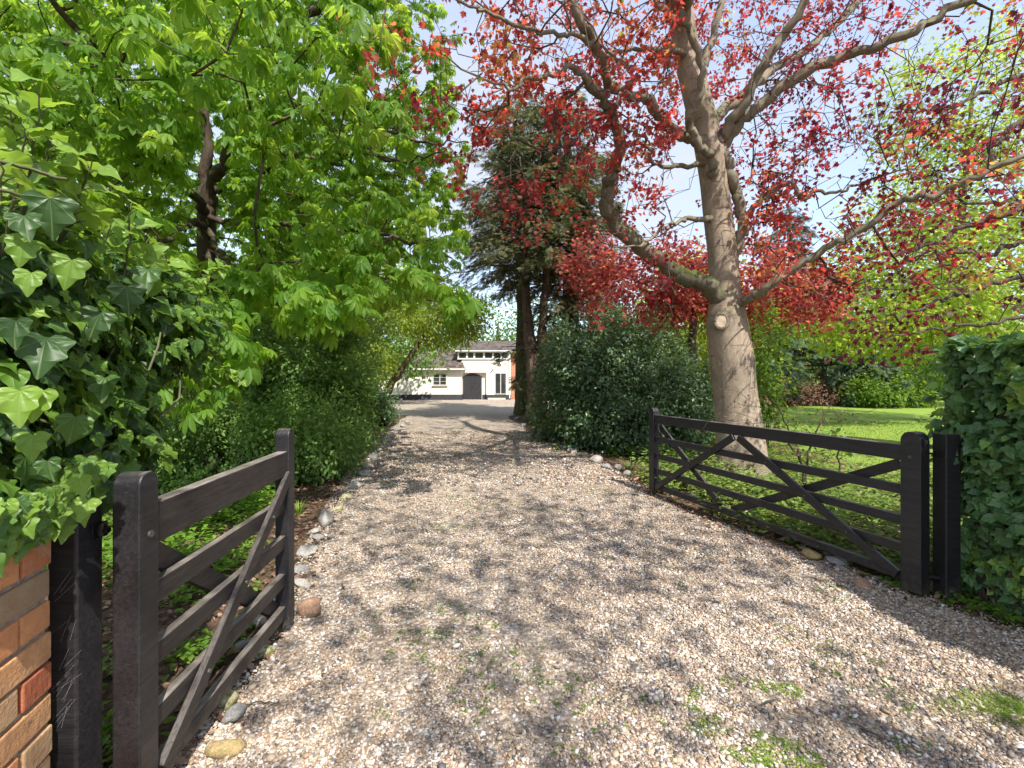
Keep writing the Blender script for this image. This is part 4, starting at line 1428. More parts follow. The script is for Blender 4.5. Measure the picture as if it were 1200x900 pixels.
# ------------------------------------------------------------------ horse chestnut, left
ch = np.array([-6.0, 9.0, 0.0])
cht = tree_obj('chestnut_tree', ch, 'big bright green chestnut tree with broad fingered leaves filling the upper left')
CD = 9.0
cS = seedline([(-6.05, 9, -0.1), (-6.02, 9, 1.5), at(243, 330, CD), at(242, 270, CD), at(243, 235, CD)], [0.30, 0.22, 0.18, 0.165, 0.155], 5)
part('trunk', knobbly(cS, 24, 0.06, 0.35), M['dark_bark'], cht, ch, True)
cL = [limb(p, a, b, r0, r1, 'dark_bark', parent=cht, org=ch, ext=e, wob=0.03) for p, a, b, r0, r1, e in [
    ([(244, 238), (253, 205), (263, 186), (276, 128), (300, 97), (320, 50), (350, 23), (383, 0)], CD, 7.2, 0.15, 0.07, (0.5, -0.3, 0.8)),
    ([(242, 236), (242, 200), (240, 150), (232, 90), (223, 58), (215, 10)], CD, 8.3, 0.14, 0.07, (-0.1, -0.3, 0.8)),
    ([(241, 250), (230, 232), (212, 210), (176, 163), (143, 107), (122, 72), (90, 30)], CD, 5.0, 0.10, 0.04, (-0.3, -0.6, 0.4)),
    ([(246, 228), (262, 220), (281, 212), (310, 196), (345, 190), (390, 195)], CD, 7.2, 0.08, 0.03, (0.8, -0.5, 0.05)),
    ([(268, 170), (290, 172), (320, 176), (360, 186), (420, 178), (470, 190)], CD, 6.4, 0.075, 0.025, (0.7, -0.5, -0.1)),
    ([(280, 130), (330, 126), (390, 132), (450, 150), (500, 170)], 8.6, 6.6, 0.06, 0.02, (0.6, -0.3, -0.1)),
    ([(243, 262), (225, 262), (190, 285), (150, 310), (110, 330)], CD, 5.2, 0.07, 0.03, (-0.2, -0.8, -0.1)),
    ([(246, 255), (290, 262), (350, 262), (420, 268), (490, 290)], CD, 6.0, 0.07, 0.025, (0.5, -0.4, -0.25)),
    ([(243, 270), (250, 285), (262, 300), (280, 315), (300, 330)], CD, 5.2, 0.06, 0.025, (0.1, -0.6, -0.25)),
]]
mainv, _ = ell_pts([(-5.0, 8.2, 6.6, 4.4, 4.2, 3.7), (-2.9, 8.2, 6.2, 2.2, 2.6, 3.2), (-7.6, 9.5, 6.0, 4.2, 4.0, 3.6), (-5.6, 5.0, 5.4, 3.0, 2.2, 1.9), (-2.2, 7.4, 3.9, 1.5, 1.8, 1.0)], 3000, 0.85, 0.36, 0.55, 0.2)
front, _ = ell_pts([(-2.7, 3.9, 4.4, 1.5, 1.2, 0.55), (-4.6, 4.2, 4.3, 1.8, 1.2, 0.7), (-3.3, 5.0, 3.2, 1.8, 0.9, 0.5), (-1.5, 5.6, 3.3, 1.1, 1.2, 0.5), (-2.2, 5.0, 4.6, 1.5, 1.3, 0.6)], 165, 0.9, 0.36, 0.9)
drp, _ = ell_pts([(-2.85, 4.0, 1.75, 0.65, 0.5, 0.45), (-2.0, 4.7, 2.36, 0.65, 0.4, 0.22), (-0.85, 5.1, 2.45, 0.35, 0.4, 0.22), (-3.5, 4.3, 2.3, 0.9, 0.6, 0.5), (-2.9, 5.2, 2.6, 0.9, 0.6, 0.3), (-1.5, 5.4, 2.75, 0.7, 0.5, 0.25), (-2.6, 6.2, 2.9, 1.2, 0.7, 0.4)], 190, 0.9, 0.15, 1.2)
tg = np.concatenate([mainv, front, drp])
tg = tg[(tg[:, 1] > 2.6) & (tg[:, 0] / tg[:, 1] < -0.10 + 0.0 * tg[:, 1])]
tg = tg[~((tg[:, 1] < 3.6) & (tg[:, 2] < 3.2))]
tg = tg[~((np.abs(tg[:, 0] / tg[:, 1] + 0.66) < 0.045) & (tg[:, 1] < 9.2) & ((tg[:, 2] - H) / tg[:, 1] < 0.62) & ((tg[:, 2] - H) / tg[:, 1] > 0.2))]   # the bole stays in view
br, tn, td = grow([cS[6:]] + cL, tg, 0.2, 0.35, 0.006, 2.3, 0.05)
part('branchwork', tubes(br), M['dark_bark'], cht, ch, True)


def whorl(tn, td, per, tmpl, size):
    """leaves set round each shoot tip on stalks, leaflets drooping"""
    N = len(tn)
    a = rng.random(N)[:, None] * 6.28 + np.arange(per)[None] * 2.399
    out = np.stack([np.cos(a), np.sin(a), np.zeros_like(a)], -1) + 0.35 * td[:, None]
    el = rng.uniform(-0.35, 0.5, (N, per, 1))
    out = unit(out + np.array([0, 0, 1.0]) * el)
    s = size * rng.uniform(0.6, 1.2, (N, per))
    P = tn[:, None] + out * s[..., None] * 0.55 + rng.normal(size=(N, per, 3)) * 0.05
    f = unit(out + np.array([0, 0, -0.75]) + 0.35 * rdir(N * per).reshape(N, per, 3))
    u = unit(out * 0.6 + np.array([0, 0, 1.0]) + 0.35 * rdir(N * per).reshape(N, per, 3))
    t = np.clip(0.5 * rng.random((N, 1)) + 0.5 * rng.random((N, per)), 0, 1)
    return scatter(tmpl, P.reshape(-1, 3), f.reshape(-1, 3), u.reshape(-1, 3), s.ravel(), t.ravel())


near = tn[:, 1] < 6.0
part('crown', join(whorl(tn[near], td[near], 7, PALM_HI, 0.145), whorl(tn[~near], td[~near], 14, PALM_LO, 0.102)), M['chestnut'], cht, ch, True)

# left bank, front to back
shrub('evergreen_shrub', 'tall dark holly like shrub left of the drive, under the chestnut', (-4.1, 9.4), [(-4.1, 9.4, 1.5, 1.15, 1.2, 1.7), (-3.55, 9.6, 2.1, 0.7, 0.9, 1.0), (-4.9, 9.8, 1.9, 1.2, 1.2, 1.7), (-3.6, 9.2, 0.85, 0.65, 0.7, 0.85)], 2600, 9, 0.088, 'holly', spread=0.10, gap=0.40, gf=1.5, lump=0.45)
shrub('evergreen_shrub', 'broad low shrub behind the narrow gate with yellowish tips', (-4.2, 6.9), [(-4.2, 6.9, 0.5, 1.25, 0.9, 0.62), (-3.2, 7.2, 0.5, 0.75, 0.7, 0.6), (-5.3, 7.2, 0.6, 1.1, 0.9, 0.75)], 1400, 9, 0.07, 'holly', spread=0.08, gap=0.3, gf=2.0, lump=0.36)
shrub('evergreen_shrub', 'small rounded shrub beside the drive, beyond the narrow gate post', (-3.35, 8.1), [(-3.35, 8.1, 0.40, 0.5, 0.5, 0.48), (-3.8, 8.3, 0.5, 0.5, 0.5, 0.55)], 620, 9, 0.06, 'holly', spread=0.07, gap=0.2, gf=2)
shrub('evergreen_shrub', 'dark spreading bush where the left edging stones meet the forecourt', (-4.9, 15.6), [(-4.9, 15.6, 0.45, 0.85, 0.7, 0.55), (-5.7, 15.4, 0.6, 0.8, 0.7, 0.7)], 700, 9, 0.10, 'laurel', spread=0.09, gap=0.2, gf=1.6)
shrub('evergreen_shrub', 'tall green shrub between the chestnut and the leaning tree', (-5.4, 12.6), [(-5.3, 12.6, 1.9, 1.3, 1.2, 2.0), (-6.8, 12.8, 2.2, 1.8, 1.4, 2.4), (-4.7, 12.6, 3.2, 1.1, 1.1, 1.0)], 2200, 8, 0.105, 'holly', spread=0.13, gap=0.40, lump=0.45)
shrub('evergreen_shrub', 'deep shaded shrub at the left behind the ivy and the gate', (-8.2, 9.0), [(-8.2, 9.0, 1.5, 2.2, 1.3, 1.9), (-6.6, 8.4, 1.0, 1.4, 1.0, 1.2)], 1900, 8, 0.085, 'holly', spread=0.13, gap=0.25)
# leaning small tree by the forecourt; yellow leaf colour stands in for sunlight
shrub('small_tree', 'small leaning tree left of the house, sunlight put into its yellow green leaf colour', (-5.6, 18.6), [(-3.2, 18.4, 4.0, 1.9, 1.5, 1.1), (-4.8, 18.6, 4.6, 1.9, 1.6, 1.5), (-2.2, 18.4, 4.5, 1.1, 1.0, 0.7), (-1.75, 18.3, 3.7, 0.75, 0.7, 0.6), (-5.6, 18.2, 2.6, 1.0, 0.9, 1.3)], 2000, 7, 0.14, 'yellow', spread=0.2, gap=0.38, gf=0.9, cat='tree', trunk=([(-5.7, 18.6, -0.1), (-5.2, 18.6, 0.9), (-4.6, 18.55, 1.9), (-3.9, 18.5, 2.9), (-3.3, 18.4, 3.8)], [0.24, 0.17, 0.14, 0.10, 0.05]), bark='green_bark')

# right bank
shrub('laurel_bush', 'large glossy dark laurel beside the conifers, right of the drive', (2.3, 11.2), [(2.2, 11.2, 1.45, 1.35, 1.2, 1.75), (3.2, 11.4, 1.5, 1.2, 1.1, 1.5), (1.5, 11.6, 1.3, 0.8, 0.9, 1.35)], 2400, 9, 0.10, 'laurel', spread=0.11, gap=0.40, gf=1.5, lump=0.45)
shrub('laurel_bush', 'lower glossy laurel spreading behind the far post of the wide gate', (3.1, 9.9), [(2.9, 9.9, 0.65, 0.95, 0.7, 0.75), (3.7, 10.2, 0.9, 0.9, 0.8, 1.0), (2.1, 10.2, 0.5, 0.8, 0.6, 0.55)], 1400, 9, 0.09, 'laurel', spread=0.09, gap=0.3, gf=1.8, lump=0.36)
shrub('leafy_bush', 'sunlit yellow green bush between the laurels and the copper trunk', (5.9, 14.5), [(5.4, 14.5, 2.0, 1.5, 1.2, 2.0), (6.6, 14.8, 1.3, 1.2, 1.0, 1.2), (4.6, 14.3, 1.2, 1.0, 0.9, 1.1)], 1700, 8, 0.10, 'yellow', spread=0.14, gap=0.28)
shrub('leafy_bush', 'fresh green sapling leaves just right of the copper trunk', (5.5, 9.7), [(5.45, 9.7, 2.1, 0.32, 0.4, 1.0), (5.35, 9.8, 1.0, 0.3, 0.35, 0.7)], 150, 8, 0.11, 'fresh', spread=0.1, gap=0.2, stems=2, r0=0.014)
# red-leaved tree lower down behind the copper trunk
shrub('red_tree', 'low red leaved tree glowing behind the copper trunk and the laurels', (5.2, 13.2), [(3.6, 13.0, 4.0, 1.6, 1.3, 1.35), (4.8, 13.0, 4.4, 1.2, 1.2, 1.1), (6.8, 13.0, 4.2, 1.4, 1.2, 1.3), (8.0, 13.2, 3.9, 1.5, 1.2, 0.9), (2.3, 13.2, 4.9, 0.9, 1.0, 0.7)], 1500, 8, 0.11, 'salmon', MAPLE, spread=0.17, gap=0.45, gf=1.1, cat='tree', trunk=([(5.2, 13.2, -0.1), (5.3, 13.2, 1.5), (5.2, 13.1, 3.0), (5.4, 13.1, 4.4)], [0.2, 0.14, 0.11, 0.06]))
# yellow-green tree over the lawn
shrub('yellow_green_tree', 'pale yellow green tree with spreading boughs over the lawn at right', (16.0, 16.4), [(13.6, 15.4, 4.6, 3.6, 2.6, 1.8), (11.4, 14.8, 3.6, 2.2, 1.8, 1.1), (15.5, 16, 6.2, 4.0, 3, 2.2), (16.5, 15.5, 3.8, 3.0, 2, 1.5), (17.5, 16.5, 8.6, 3.4, 2.8, 2.2), (12.6, 15.5, 3.0, 1.9, 1.6, 0.7), (17.6, 16.8, 11.6, 3.8, 2.8, 2.6)], 3900, 8, 0.12, 'yellow', MAPLE, spread=0.24, gap=0.39, gf=0.7, cat='tree', trunk=([(16.0, 16.4, -0.1), (16.0, 16.3, 2.5), (15.7, 16.2, 4.8), (16.0, 16.2, 7.8), (16.6, 16.4, 12.0)], [0.34, 0.26, 0.2, 0.13, 0.04]), hang=0.4)

# ------------------------------------------------------------------ conifers
def conifer(name, label, base, trunks, h0, h1, n, Lf, mat, bark='conifer_bark', size=0.4, per=1.0, droop=0.25, bare=0, group=None, cat='conifer', gap=0.0, dense=7):
    """trunks: list of (points, radii); boughs set round the first ones"""
    t = empty(name, (base[0], base[1], 0), label, cat, group)
    b = np.array([base[0], base[1], 0.0])
    tb, Ps, Fs, Us, Ss = [], [], [], [], []
    for ti, (pts, rad) in enumerate(trunks):
        S = seedline(pts, rad, 6, 0.015)
        bk = bark[ti] if isinstance(bark, (list, tuple)) else bark
        part('trunk', knobbly(S, 18, 0.10, 0.4 if pts[0][2] <= 0.05 else 0.0), M[bk], t, b, True)
        nn = n // len(trunks)
        for i in range(nn + bare):
            isb = i >= nn
            u = (i + rng.random()) / nn if not isb else rng.random()
            h = h0 + (h1 - h0) * u if not isb else h0 * rng.uniform(0.45, 1.0)
            p = np.array([np.interp(h, S[:, 2], S[:, k]) for k in range(3)])
            a = i * 2.399 + rng.normal(0, 0.3)
            L = Lf(u) * rng.uniform(0.6, 1.15) if not isb else rng.uniform(0.5, 1.5)
            d = np.array([math.cos(a), math.sin(a), 0])
            k = 6
            s = np.linspace(0, 1, k)
            line = p + d * (s * L)[:, None] + np.array([0, 0, 1.0]) * ((0.18 * s - droop * s ** 2) * L)[:, None]
            line[1:] += rng.normal(size=(k - 1, 3)) * 0.04 * L
            tb.append((line, np.linspace(0.012 + 0.012 * L, 0.004, k)))
            if isb:
                continue
            if gap and vn(line[-1:] * 0.7)[0] < gap:
                continue
            m = max(3, int(L * dense * per))
            w = np.sqrt(rng.uniform(0.03, 1, m))
            q = np.stack([np.interp(w, s, line[:, c]) for c in range(3)], 1)
            sd = rng.choice([-1, 1], m)[:, None]
            side = np.cross(d, (0, 0, 1.0))
            spread = (0.30 * L * (1 - w) + 0.12)[:, None] * rng.random((m, 1))
            q = q + side * sd * spread + np.array([0, 0, -1.0]) * (0.05 + 0.13 * L) * rng.random((m, 1)) ** 1.5 + rng.normal(size=(m, 3)) * 0.05
            f = unit(d + side * sd * rng.uniform(0.2, 1.1, (m, 1)) + np.array([0, 0, -0.35]) * rng.uniform(0, 2.2, (m, 1)) + 0.5 * rdir(m))
            Ps.append(q); Fs.append(f); Us.append(unit(np.array([0, 0, 1.0]) + 0.7 * rdir(m))); Ss.append(size * rng.uniform(0.6, 1.3, m))
    part('boughs', tubes(tb), M['twig'], t, b, True)
    P = np.concatenate(Ps)
    part('crown', scatter(SPRAY, P, np.concatenate(Fs), np.concatenate(Us), np.concatenate(Ss), rng.random(len(P))), M[mat], t, b, False)
    return t


d1 = 16.7
con = [
    ([at(628, 496, d1) * np.array([1, 1, 0]) + np.array([0, 0, -0.05]), at(628, 470, d1), at(625, 430, d1), at(618, 360, d1), at(614, 280, d1), at(611, 200, d1), at(608, 110, d1)], [0.34, 0.29, 0.25, 0.17, 0.15, 0.12, 0.04]),
    ([at(630, 440, d1), at(634, 400, d1), at(640, 330, d1 + 0.1), at(645, 260, d1 + 0.2), at(650, 190, d1 + 0.3), at(652, 130, d1 + 0.3)], [0.17, 0.17, 0.15, 0.13, 0.09, 0.03]),
]
conifer('conifer', 'twin stemmed dark conifer with bare reddish trunk at the right edge of the drive', con[0][0][0], con, 5.6, 12.0, 150, lambda u: 3.1 * (1 - 0.55 * u) + 0.3, 'conifer', size=0.26, dense=48, droop=0.35, bare=26, bark=['conifer_bark', 'conifer_bark'])
d2 = 20.5
conifer('conifer', 'slim conifer with green tinted trunk just behind the twin stemmed one', (at(612, 486, d2)[0], d2),
        [([np.array([at(612, 486, d2)[0], d2, -0.05]), at(611, 430, d2), at(611, 330, d2), at(606, 230, d2), at(602, 130, d2)], [0.32, 0.27, 0.22, 0.17, 0.05])], 5.6, 12.8, 70, lambda u: 2.0 * (1 - 0.6 * u) + 0.3, 'conifer', bark='green_bark', size=0.28, dense=48, droop=0.35, bare=12)
d3 = 17.8
conifer('conifer', 'broad brownish conifer wrapped in old stems, behind the glossy laurel', (at(668, 480, d3)[0], d3),
        [([np.array([at(668, 480, d3)[0], d3, -0.05]), at(668, 420, d3), at(670, 300, d3), at(668, 200, d3), at(664, 150, d3)], [0.42, 0.36, 0.3, 0.18, 0.05])], 1.4, 10.6, 120, lambda u: 2.7 * (1 - 0.55 * u) + 0.2, 'conifer', bark='conifer_bark', size=0.26, dense=48, droop=0.3, bare=14)
# green dead-ended boughs that reach left over the drive from the conifers
# spruces and cedars beyond the lawn
def spruce(name, label, px_, ybase, d, ytop, wpx, mat='spruce', n=110, size=0.6, cat='conifer', dense=5, h0=0.6, bark='conifer_bark'):
    x = (px_ - 600) / F * d
    zt_ = H + (YH - ytop) / F * d
    W = wpx * 1.25 / F * d
    r = 0.018 * zt_ + 0.08
    return conifer(name, label, (x, d), [([(x, d, -0.05), (x + 0.05, d, zt_ * 0.3), (x, d, zt_ * 0.65), (x, d, zt_)], [r, r * 0.8, r * 0.45, 0.02])], h0, zt_ - 0.1, n,
                   lambda u: W * (1 - u) ** 0.8 + 0.15, mat, size=size, dense=dense, droop=0.3, bark=bark)


spruce('conifer', 'tall blue green spruce rising behind the copper trunk, right side', 926, 468, 30, 238, 62, n=150, size=0.5, dense=13, h0=2.4)
spruce('conifer', 'short dense spruce left of the tall blue green one', 893, 468, 27, 330, 40, n=80, size=0.45, dense=14)
spruce('conifer', 'feathery dark yew like conifer behind the lawn, right of the tall spruce', 1010, 466, 27, 372, 46, n=90, size=0.4, h0=0.3, dense=20)
spruce('conifer', 'wispy thin conifer between the tall spruce and the feathery one', 965, 466, 33, 330, 34, n=70, size=0.5, h0=1.5, dense=10)
spruce('conifer', 'dark conifer far behind the yellow green tree', 1085, 466, 36, 350, 60, n=90, size=0.55, h0=0.4, dense=12)

shrub('leafy_bush', 'fresh green bush at the back edge of the lawn below the feathery conifer', (20.6, 25.5), [(20.6, 25.5, 0.7, 1.5, 1.2, 0.95), (22.4, 25.8, 0.5, 1.2, 1.0, 0.7)], 500, 8, 0.18, 'fresh', spread=0.2, gap=0.33, gf=1.0)
shrub('evergreen_shrub', 'dark hedge like shrub at the far right end of the lawn', (32.5, 35), [(32.5, 35, 0.9, 2.6, 1.2, 1.2), (29.6, 35.2, 0.8, 1.8, 1.2, 1.0), (37, 35.5, 1.2, 3.4, 1.4, 1.5)], 900, 7, 0.24, 'laurel', spread=0.25, gap=0.2, gf=0.7)
shrub('russet_bush', 'low russet brown bush at the foot of the tall spruce', (17.2, 27.2), [(17.0, 27.2, 0.5, 1.7, 0.8, 0.7), (19.0, 27.4, 0.45, 1.0, 0.7, 0.55)], 420, 7, 0.16, 'litter', spread=0.2, gap=0.2, gf=0.8)

# backing trees, each its own
k_lab = ['backing tree with dense mid green crown, seen through the chestnut at far left', 'backing tree with pale green crown, behind the chestnut trunk', 'backing tree of darker green, left of the cream house',
         'tall thin crowned tree standing behind the cream house', 'bright green tree behind the red leaved one', 'loose pale tree beyond the tall spruce', 'round green tree behind the far hedge, right of the lawn', 'high green tree at the right, behind the yellow green one']
for i, (x, y, z, rx, ry, rz_, mt_, nn, gp) in enumerate([
    (-19, 18, 6.0, 5.5, 3, 5.2, 'fresh', 1500, 0.33), (-11.5, 20, 6.2, 4.6, 3, 5.0, 'fresh', 1500, 0.35), (-9.0, 29, 5.6, 4.6, 3, 4.2, 'holly', 1300, 0.33),
    (-1.5, 50, 6.6, 6.0, 3, 4.4, 'fresh', 900, 0.45), (8.6, 22, 4.2, 2.3, 2.2, 3.2, 'yellow', 800, 0.36), (27, 44, 6.0, 5.5, 3, 5.4, 'yellow', 900, 0.42),
    (43, 46, 5.5, 7.0, 3, 5.0, 'fresh', 1100, 0.33), (27, 26, 6.2, 5.0, 3, 5.0, 'fresh', 1100, 0.42)]):
    shrub('broadleaf_tree', k_lab[i], (x, y), [(x, y, z, rx, ry, rz_), (x + rx * 0.5, y - 0.6, z * 0.75, rx * 0.6, ry * 0.8, rz_ * 0.6), (x - rx * 0.55, y - 0.4, z * 0.7, rx * 0.55, ry * 0.8, rz_ * 0.6)], nn, 7, 0.2 + 0.004 * y, mt_, LEAF_LOW if y > 24 else LEAF,
          spread=0.3 + 0.004 * y, gap=gp, gf=0.5, cat='tree', trunk=([(x, y, -0.1), (x + 0.1, y, z * 0.4), (x - 0.1, y, z * 0.8), (x, y, z * 1.2)], [0.4, 0.3, 0.22, 0.08]))
# far wood that closes the view: nobody could count it
P = []
for k in range(46):
    a = math.radians(-66 + 132 * k / 45)
    R_ = rng.uniform(62, 78)
    if abs(math.degrees(a)) < 9:
        R_ += 25
    P.append((R_ * math.sin(a), R_ * math.cos(a), rng.uniform(2.0, 3.6), 5.5, 4.0, rng.uniform(3.5, 6.0)))
p_, n_ = ell_pts(P, 9000, 0.6, 0.25, 0.25)
wv = crown(LEAF_LOW, p_, n_, 0.75, 0.7, 4, 0.6, 0.8, 0.2)
tag(link('far_woodland', mesh('far_woodland', wv[0], wv[1], M['holly'], True, wv[2], wv[3])), 'far belt of dark green woodland closing the view round the garden', 'woodland', kind='stuff')

# ================================================================== IVY
def ivy_leaves(P, nor, size, hang=0.55, jit=0.45, tint=None, tm=None):
    N = len(P)
    f = unit(np.array([0, 0, -1.0]) * hang + nor * 0.45 + rdir(N) * jit)
    u = unit(nor + np.array([0, 0, 0.55]) + rdir(N) * jit * 0.8)
    s = size * rng.uniform(0.5, 1.35, N)
    if tint is None:
        tint = np.clip(rng.beta(1.6, 1.8, N), 0, 1)
    h = rng.random(N) < 0.55
    A_, B_ = (IVY_BIG, HEART_BIG) if tm else (IVY, IVY_HEART)
    return join(scatter(A_, P[h], f[h], u[h], s[h], tint[h]), scatter(B_, P[~h], f[~h], u[~h], s[~h], tint[~h]))


iv = np.array([-1.75, 1.75, 0.0])
ivt = empty('ivy', tuple(iv), 'big glossy ivy thicket heaped over the left brick pier, some leaves pale veined', 'ivy')
IE = [(-1.95, 1.55, 1.78, 0.52, 0.55, 0.62), (-1.62, 1.28, 1.62, 0.27, 0.3, 0.50), (-1.98, 2.2, 1.88, 0.45, 0.5, 0.40), (-1.72, 1.75, 1.42, 0.30, 0.35, 0.30), (-1.62, 1.32, 1.46, 0.16, 0.22, 0.24), (-2.3, 1.9, 1.35, 0.35, 0.5, 0.42)]
p_, n_ = ell_pts(IE, 4800, 0.30, 0.0, 1, 0.2)
lv1 = ivy_leaves(p_, n_, 0.064, tint=np.clip(rng.beta(1.5, 2.1, len(p_)), 0, 1), tm=1)
p2, n2 = ell_pts([(e[0], e[1], e[2], e[3] * 0.8, e[4] * 0.8, e[5] * 0.8) for e in IE], 1900, 0.5, 0, 1, 0.2)
lv2 = ivy_leaves(p2, n2, 0.10, tint=rng.random(len(p2)) * 0.4)
# hanging fringe over the brick and the post head
pf = []
for k in range(230):
    u = rng.random()
    a = np.array([-1.487, 1.47, 0]) + np.array([0.27, -0.962, 0]) * u * 0.42
    drop = rng.random() ** 1.5
    pf.append(a + np.array([0.03 + 0.04 * rng.random(), -0.01, 1.27 - 0.13 * drop + 0.02 * (u - 0.2)]))
for k in range(60):
    pf.append(np.array([-1.56 + 0.16 * rng.random(), 1.47 + 0.10 * rng.random(), 1.19 + 0.15 * rng.random()]))
pf = np.array(pf)
lv3 = ivy_leaves(pf, np.tile(unit(np.array([0.9, -0.4, 0.2])), (len(pf), 1)), 0.062, 0.8, 0.4, np.clip(rng.beta(3, 1.5, len(pf)), 0, 1), tm=1)
# pale shoots standing out at the top, each with a spray of young leaves
sh, spP, spF, spU, spS = [], [], [], [], []
for (x, y, d, L) in [(28, 150, 1.28, 0.22), (45, 110, 1.35, 0.24), (108, 190, 1.45, 0.24), (10, 120, 1.3, 0.2), (75, 200, 1.45, 0.2), (150, 235, 1.75, 0.24), (130, 265, 1.8, 0.22), (195, 300, 2.1, 0.26), (235, 345, 2.3, 0.28), (95, 240, 1.5, 0.2), (170, 280, 1.9, 0.25), (60, 170, 1.35, 0.2), (5, 200, 1.15, 0.18), (215, 330, 2.4, 0.25)]:
    e = at(x, y, d)
    dirn = unit(np.array([0.55, -0.25, 0.8]) + 0.35 * rdir(1)[0])
    s0 = e - dirn * L - np.array([0.1, -0.05, 0.16])
    S = seedline([s0, e - dirn * L * 0.55 + np.array([0, 0, -0.03]), e], [0.006, 0.0045, 0.002], 5, 0.003)
    sh.append((S[:, :3], S[:, 3]))
    for k in range(8):
        u = 0.3 + 0.7 * k / 7
        q = np.array([np.interp(u, np.linspace(0, 1, len(S)), S[:, c]) for c in range(3)])
        a = k * 2.4 + rng.random()
        f = unit(np.array([math.cos(a), math.sin(a), 0.25]) + dirn * (0.2 + 0.6 * u))
        pe = q + f * 0.045
        sh.append((np.array([q, (q + pe) / 2 + np.array([0, 0, 0.004]), pe]), np.array([0.0022, 0.0018, 0.0014])))
        spP.append(pe); spF.append(f + np.array([0, 0, -0.45]) + 0.5 * rdir(1)[0]); spU.append(unit(np.array([0.25, -0.35, 0.7]) + 0.75 * rdir(1)[0])); spS.append(rng.uniform(0.06, 0.105) * (1.2 - 0.4 * u))
# long runner with tiny leaves reaching to the right
R1 = seedline([at(190, 350, 2.3), at(225, 385, 2.3), at(255, 425, 2.32), at(283, 445, 2.35)], [0.006, 0.005, 0.004, 0.002], 6, 0.006)
R2 = seedline([at(170, 325, 2.2), at(215, 330, 2.25), at(250, 320, 2.3), at(262, 312, 2.3)], [0.005, 0.004, 0.003, 0.002], 6, 0.004)
R3 = seedline([at(-20, 185, 1.15), at(30, 196, 1.2), at(62, 207, 1.22), at(78, 210, 1.24)], [0.006, 0.006, 0.006, 0.005], 6, 0.001)
R4 = seedline([at(-20, 215, 1.12), at(20, 228, 1.16), at(45, 240, 1.2), at(70, 262, 1.25)], [0.007, 0.006, 0.006, 0.005], 6, 0.001)
for R_ in (R1, R2):
    sh.append((R_[:, :3], R_[:, 3]))
    for q in R_[2:, :3]:
        for s_ in range(2):
            f = unit(rdir(1)[0] + np.array([0.2, -0.3, 0.1]))
            spP.append(q + f * 0.01); spF.append(f); spU.append(unit(np.array([0.2, -0.6, 0.8]) + 0.4 * rdir(1)[0])); spS.append(rng.uniform(0.03, 0.055))
for R_ in (R3, R4): sh.append((R_[:, :3], R_[:, 3]))
# the few very big leaves close to the lens side
big = [(45, 410, 1.18, 0.165, 0.12), (75, 320, 1.25, 0.095, 0.75), (28, 335, 1.15, 0.07, 0.8), (50, 250, 1.2, 0.12, 0.1), (20, 270, 1.15, 0.08, 0.15), (110, 380, 1.5, 0.11, 0.1), (40, 470, 1.15, 0.09, 0.8), (15, 470, 1.12, 0.10, 0.9), (115, 455, 1.55, 0.10, 0.25), (80, 500, 1.3, 0.09, 0.3), (48, 550, 1.3, 0.07, 0.2), (20, 300, 1.16, 0.075, 0.7), (30, 520, 1.2, 0.08, 0.7), (140, 350, 1.6, 0.12, 0.08), (165, 330, 1.7, 0.11, 0.2), (85, 570, 1.42, 0.07, 0.95), (95, 595, 1.42, 0.075, 0.9), (10, 390, 1.12, 0.08, 0.15)]
bP = np.array([at(x, y - 12, d) + np.array([0.05, -0.03, 0]) for x, y, d, s, c in big])
bF = unit(np.array([[0.15, -0.25, -0.9]] * len(big)) + 0.3 * rdir(len(big)))
bU = unit(np.array([[0.55, -0.8, 0.45]] * len(big)) + 0.25 * rdir(len(big)))
lvb = scatter(IVY_BIG, bP, bF, bU, np.array([min(b[3], 0.125) for b in big]) * 0.85, np.array([b[4] for b in big]))
lv4 = scatter(HEART_BIG, np.array(spP), unit(np.array(spF)), np.array(spU), np.array(spS), np.clip(0.72 + 0.28 * rng.random(len(spP)), 0, 1))
part('leaves', join(lv1, lv2, lv3, lv4, lvb), M['ivy'], ivt, iv, True)
# woody stems inside and hanging
for k in range(40):
    e = IE[rng.integers(len(IE))]
    a = np.array([-1.85 + rng.normal(0, 0.12), 1.5 + rng.random() * 0.4, 1.1 + 0.2 * rng.random()])
    b = np.array(e[:3]) + rdir(1)[0] * np.array(e[3:]) * 0.9
    S = seedline([a, (a + b) / 2 + rng.normal(size=3) * 0.12, b], [0.009, 0.006, 0.003], 5, 0.01)
    sh.append((S[:, :3], S[:, 3]))
part('stems', tubes(sh), M['stem'], ivt, iv, True)

# right: clipped ivy hedge
rv = np.array([3.75, 2.5, 0.0])
rvt = empty('ivy_hedge', tuple(rv), 'clipped block of dark ivy with lighter new leaves at the right edge', 'hedge')
N = 10500
fc = rng.random(N)
y_ = rng.uniform(1.45, 3.42, N); z_ = rng.uniform(0.05, 1.9, N); x_ = rng.uniform(3.2, 4.5, N)
P = np.zeros((N, 3)); nr = np.zeros((N, 3))
a = fc < 0.55; b = (fc >= 0.55) & (fc < 0.78); c = fc >= 0.78
P[a] = np.c_[np.full(a.sum(), 3.35), y_[a], z_[a]]; nr[a] = (-1, -0.15, 0.1)
P[b] = np.c_[x_[b], y_[b], np.full(b.sum(), 1.86)]; nr[b] = (-0.1, 0, 1)
P[c] = np.c_[x_[c], np.full(c.sum(), 3.37), z_[c]]; nr[c] = (0, 1, 0.1)
P += nr * (0.15 * (vn(P * 4.5) - 0.55))[:, None] + rng.normal(size=(N, 3)) * 0.018
P[a, 0] += 0.03 * rng.normal(size=a.sum()) - 0.06 * (P[a, 2] - 0.9)
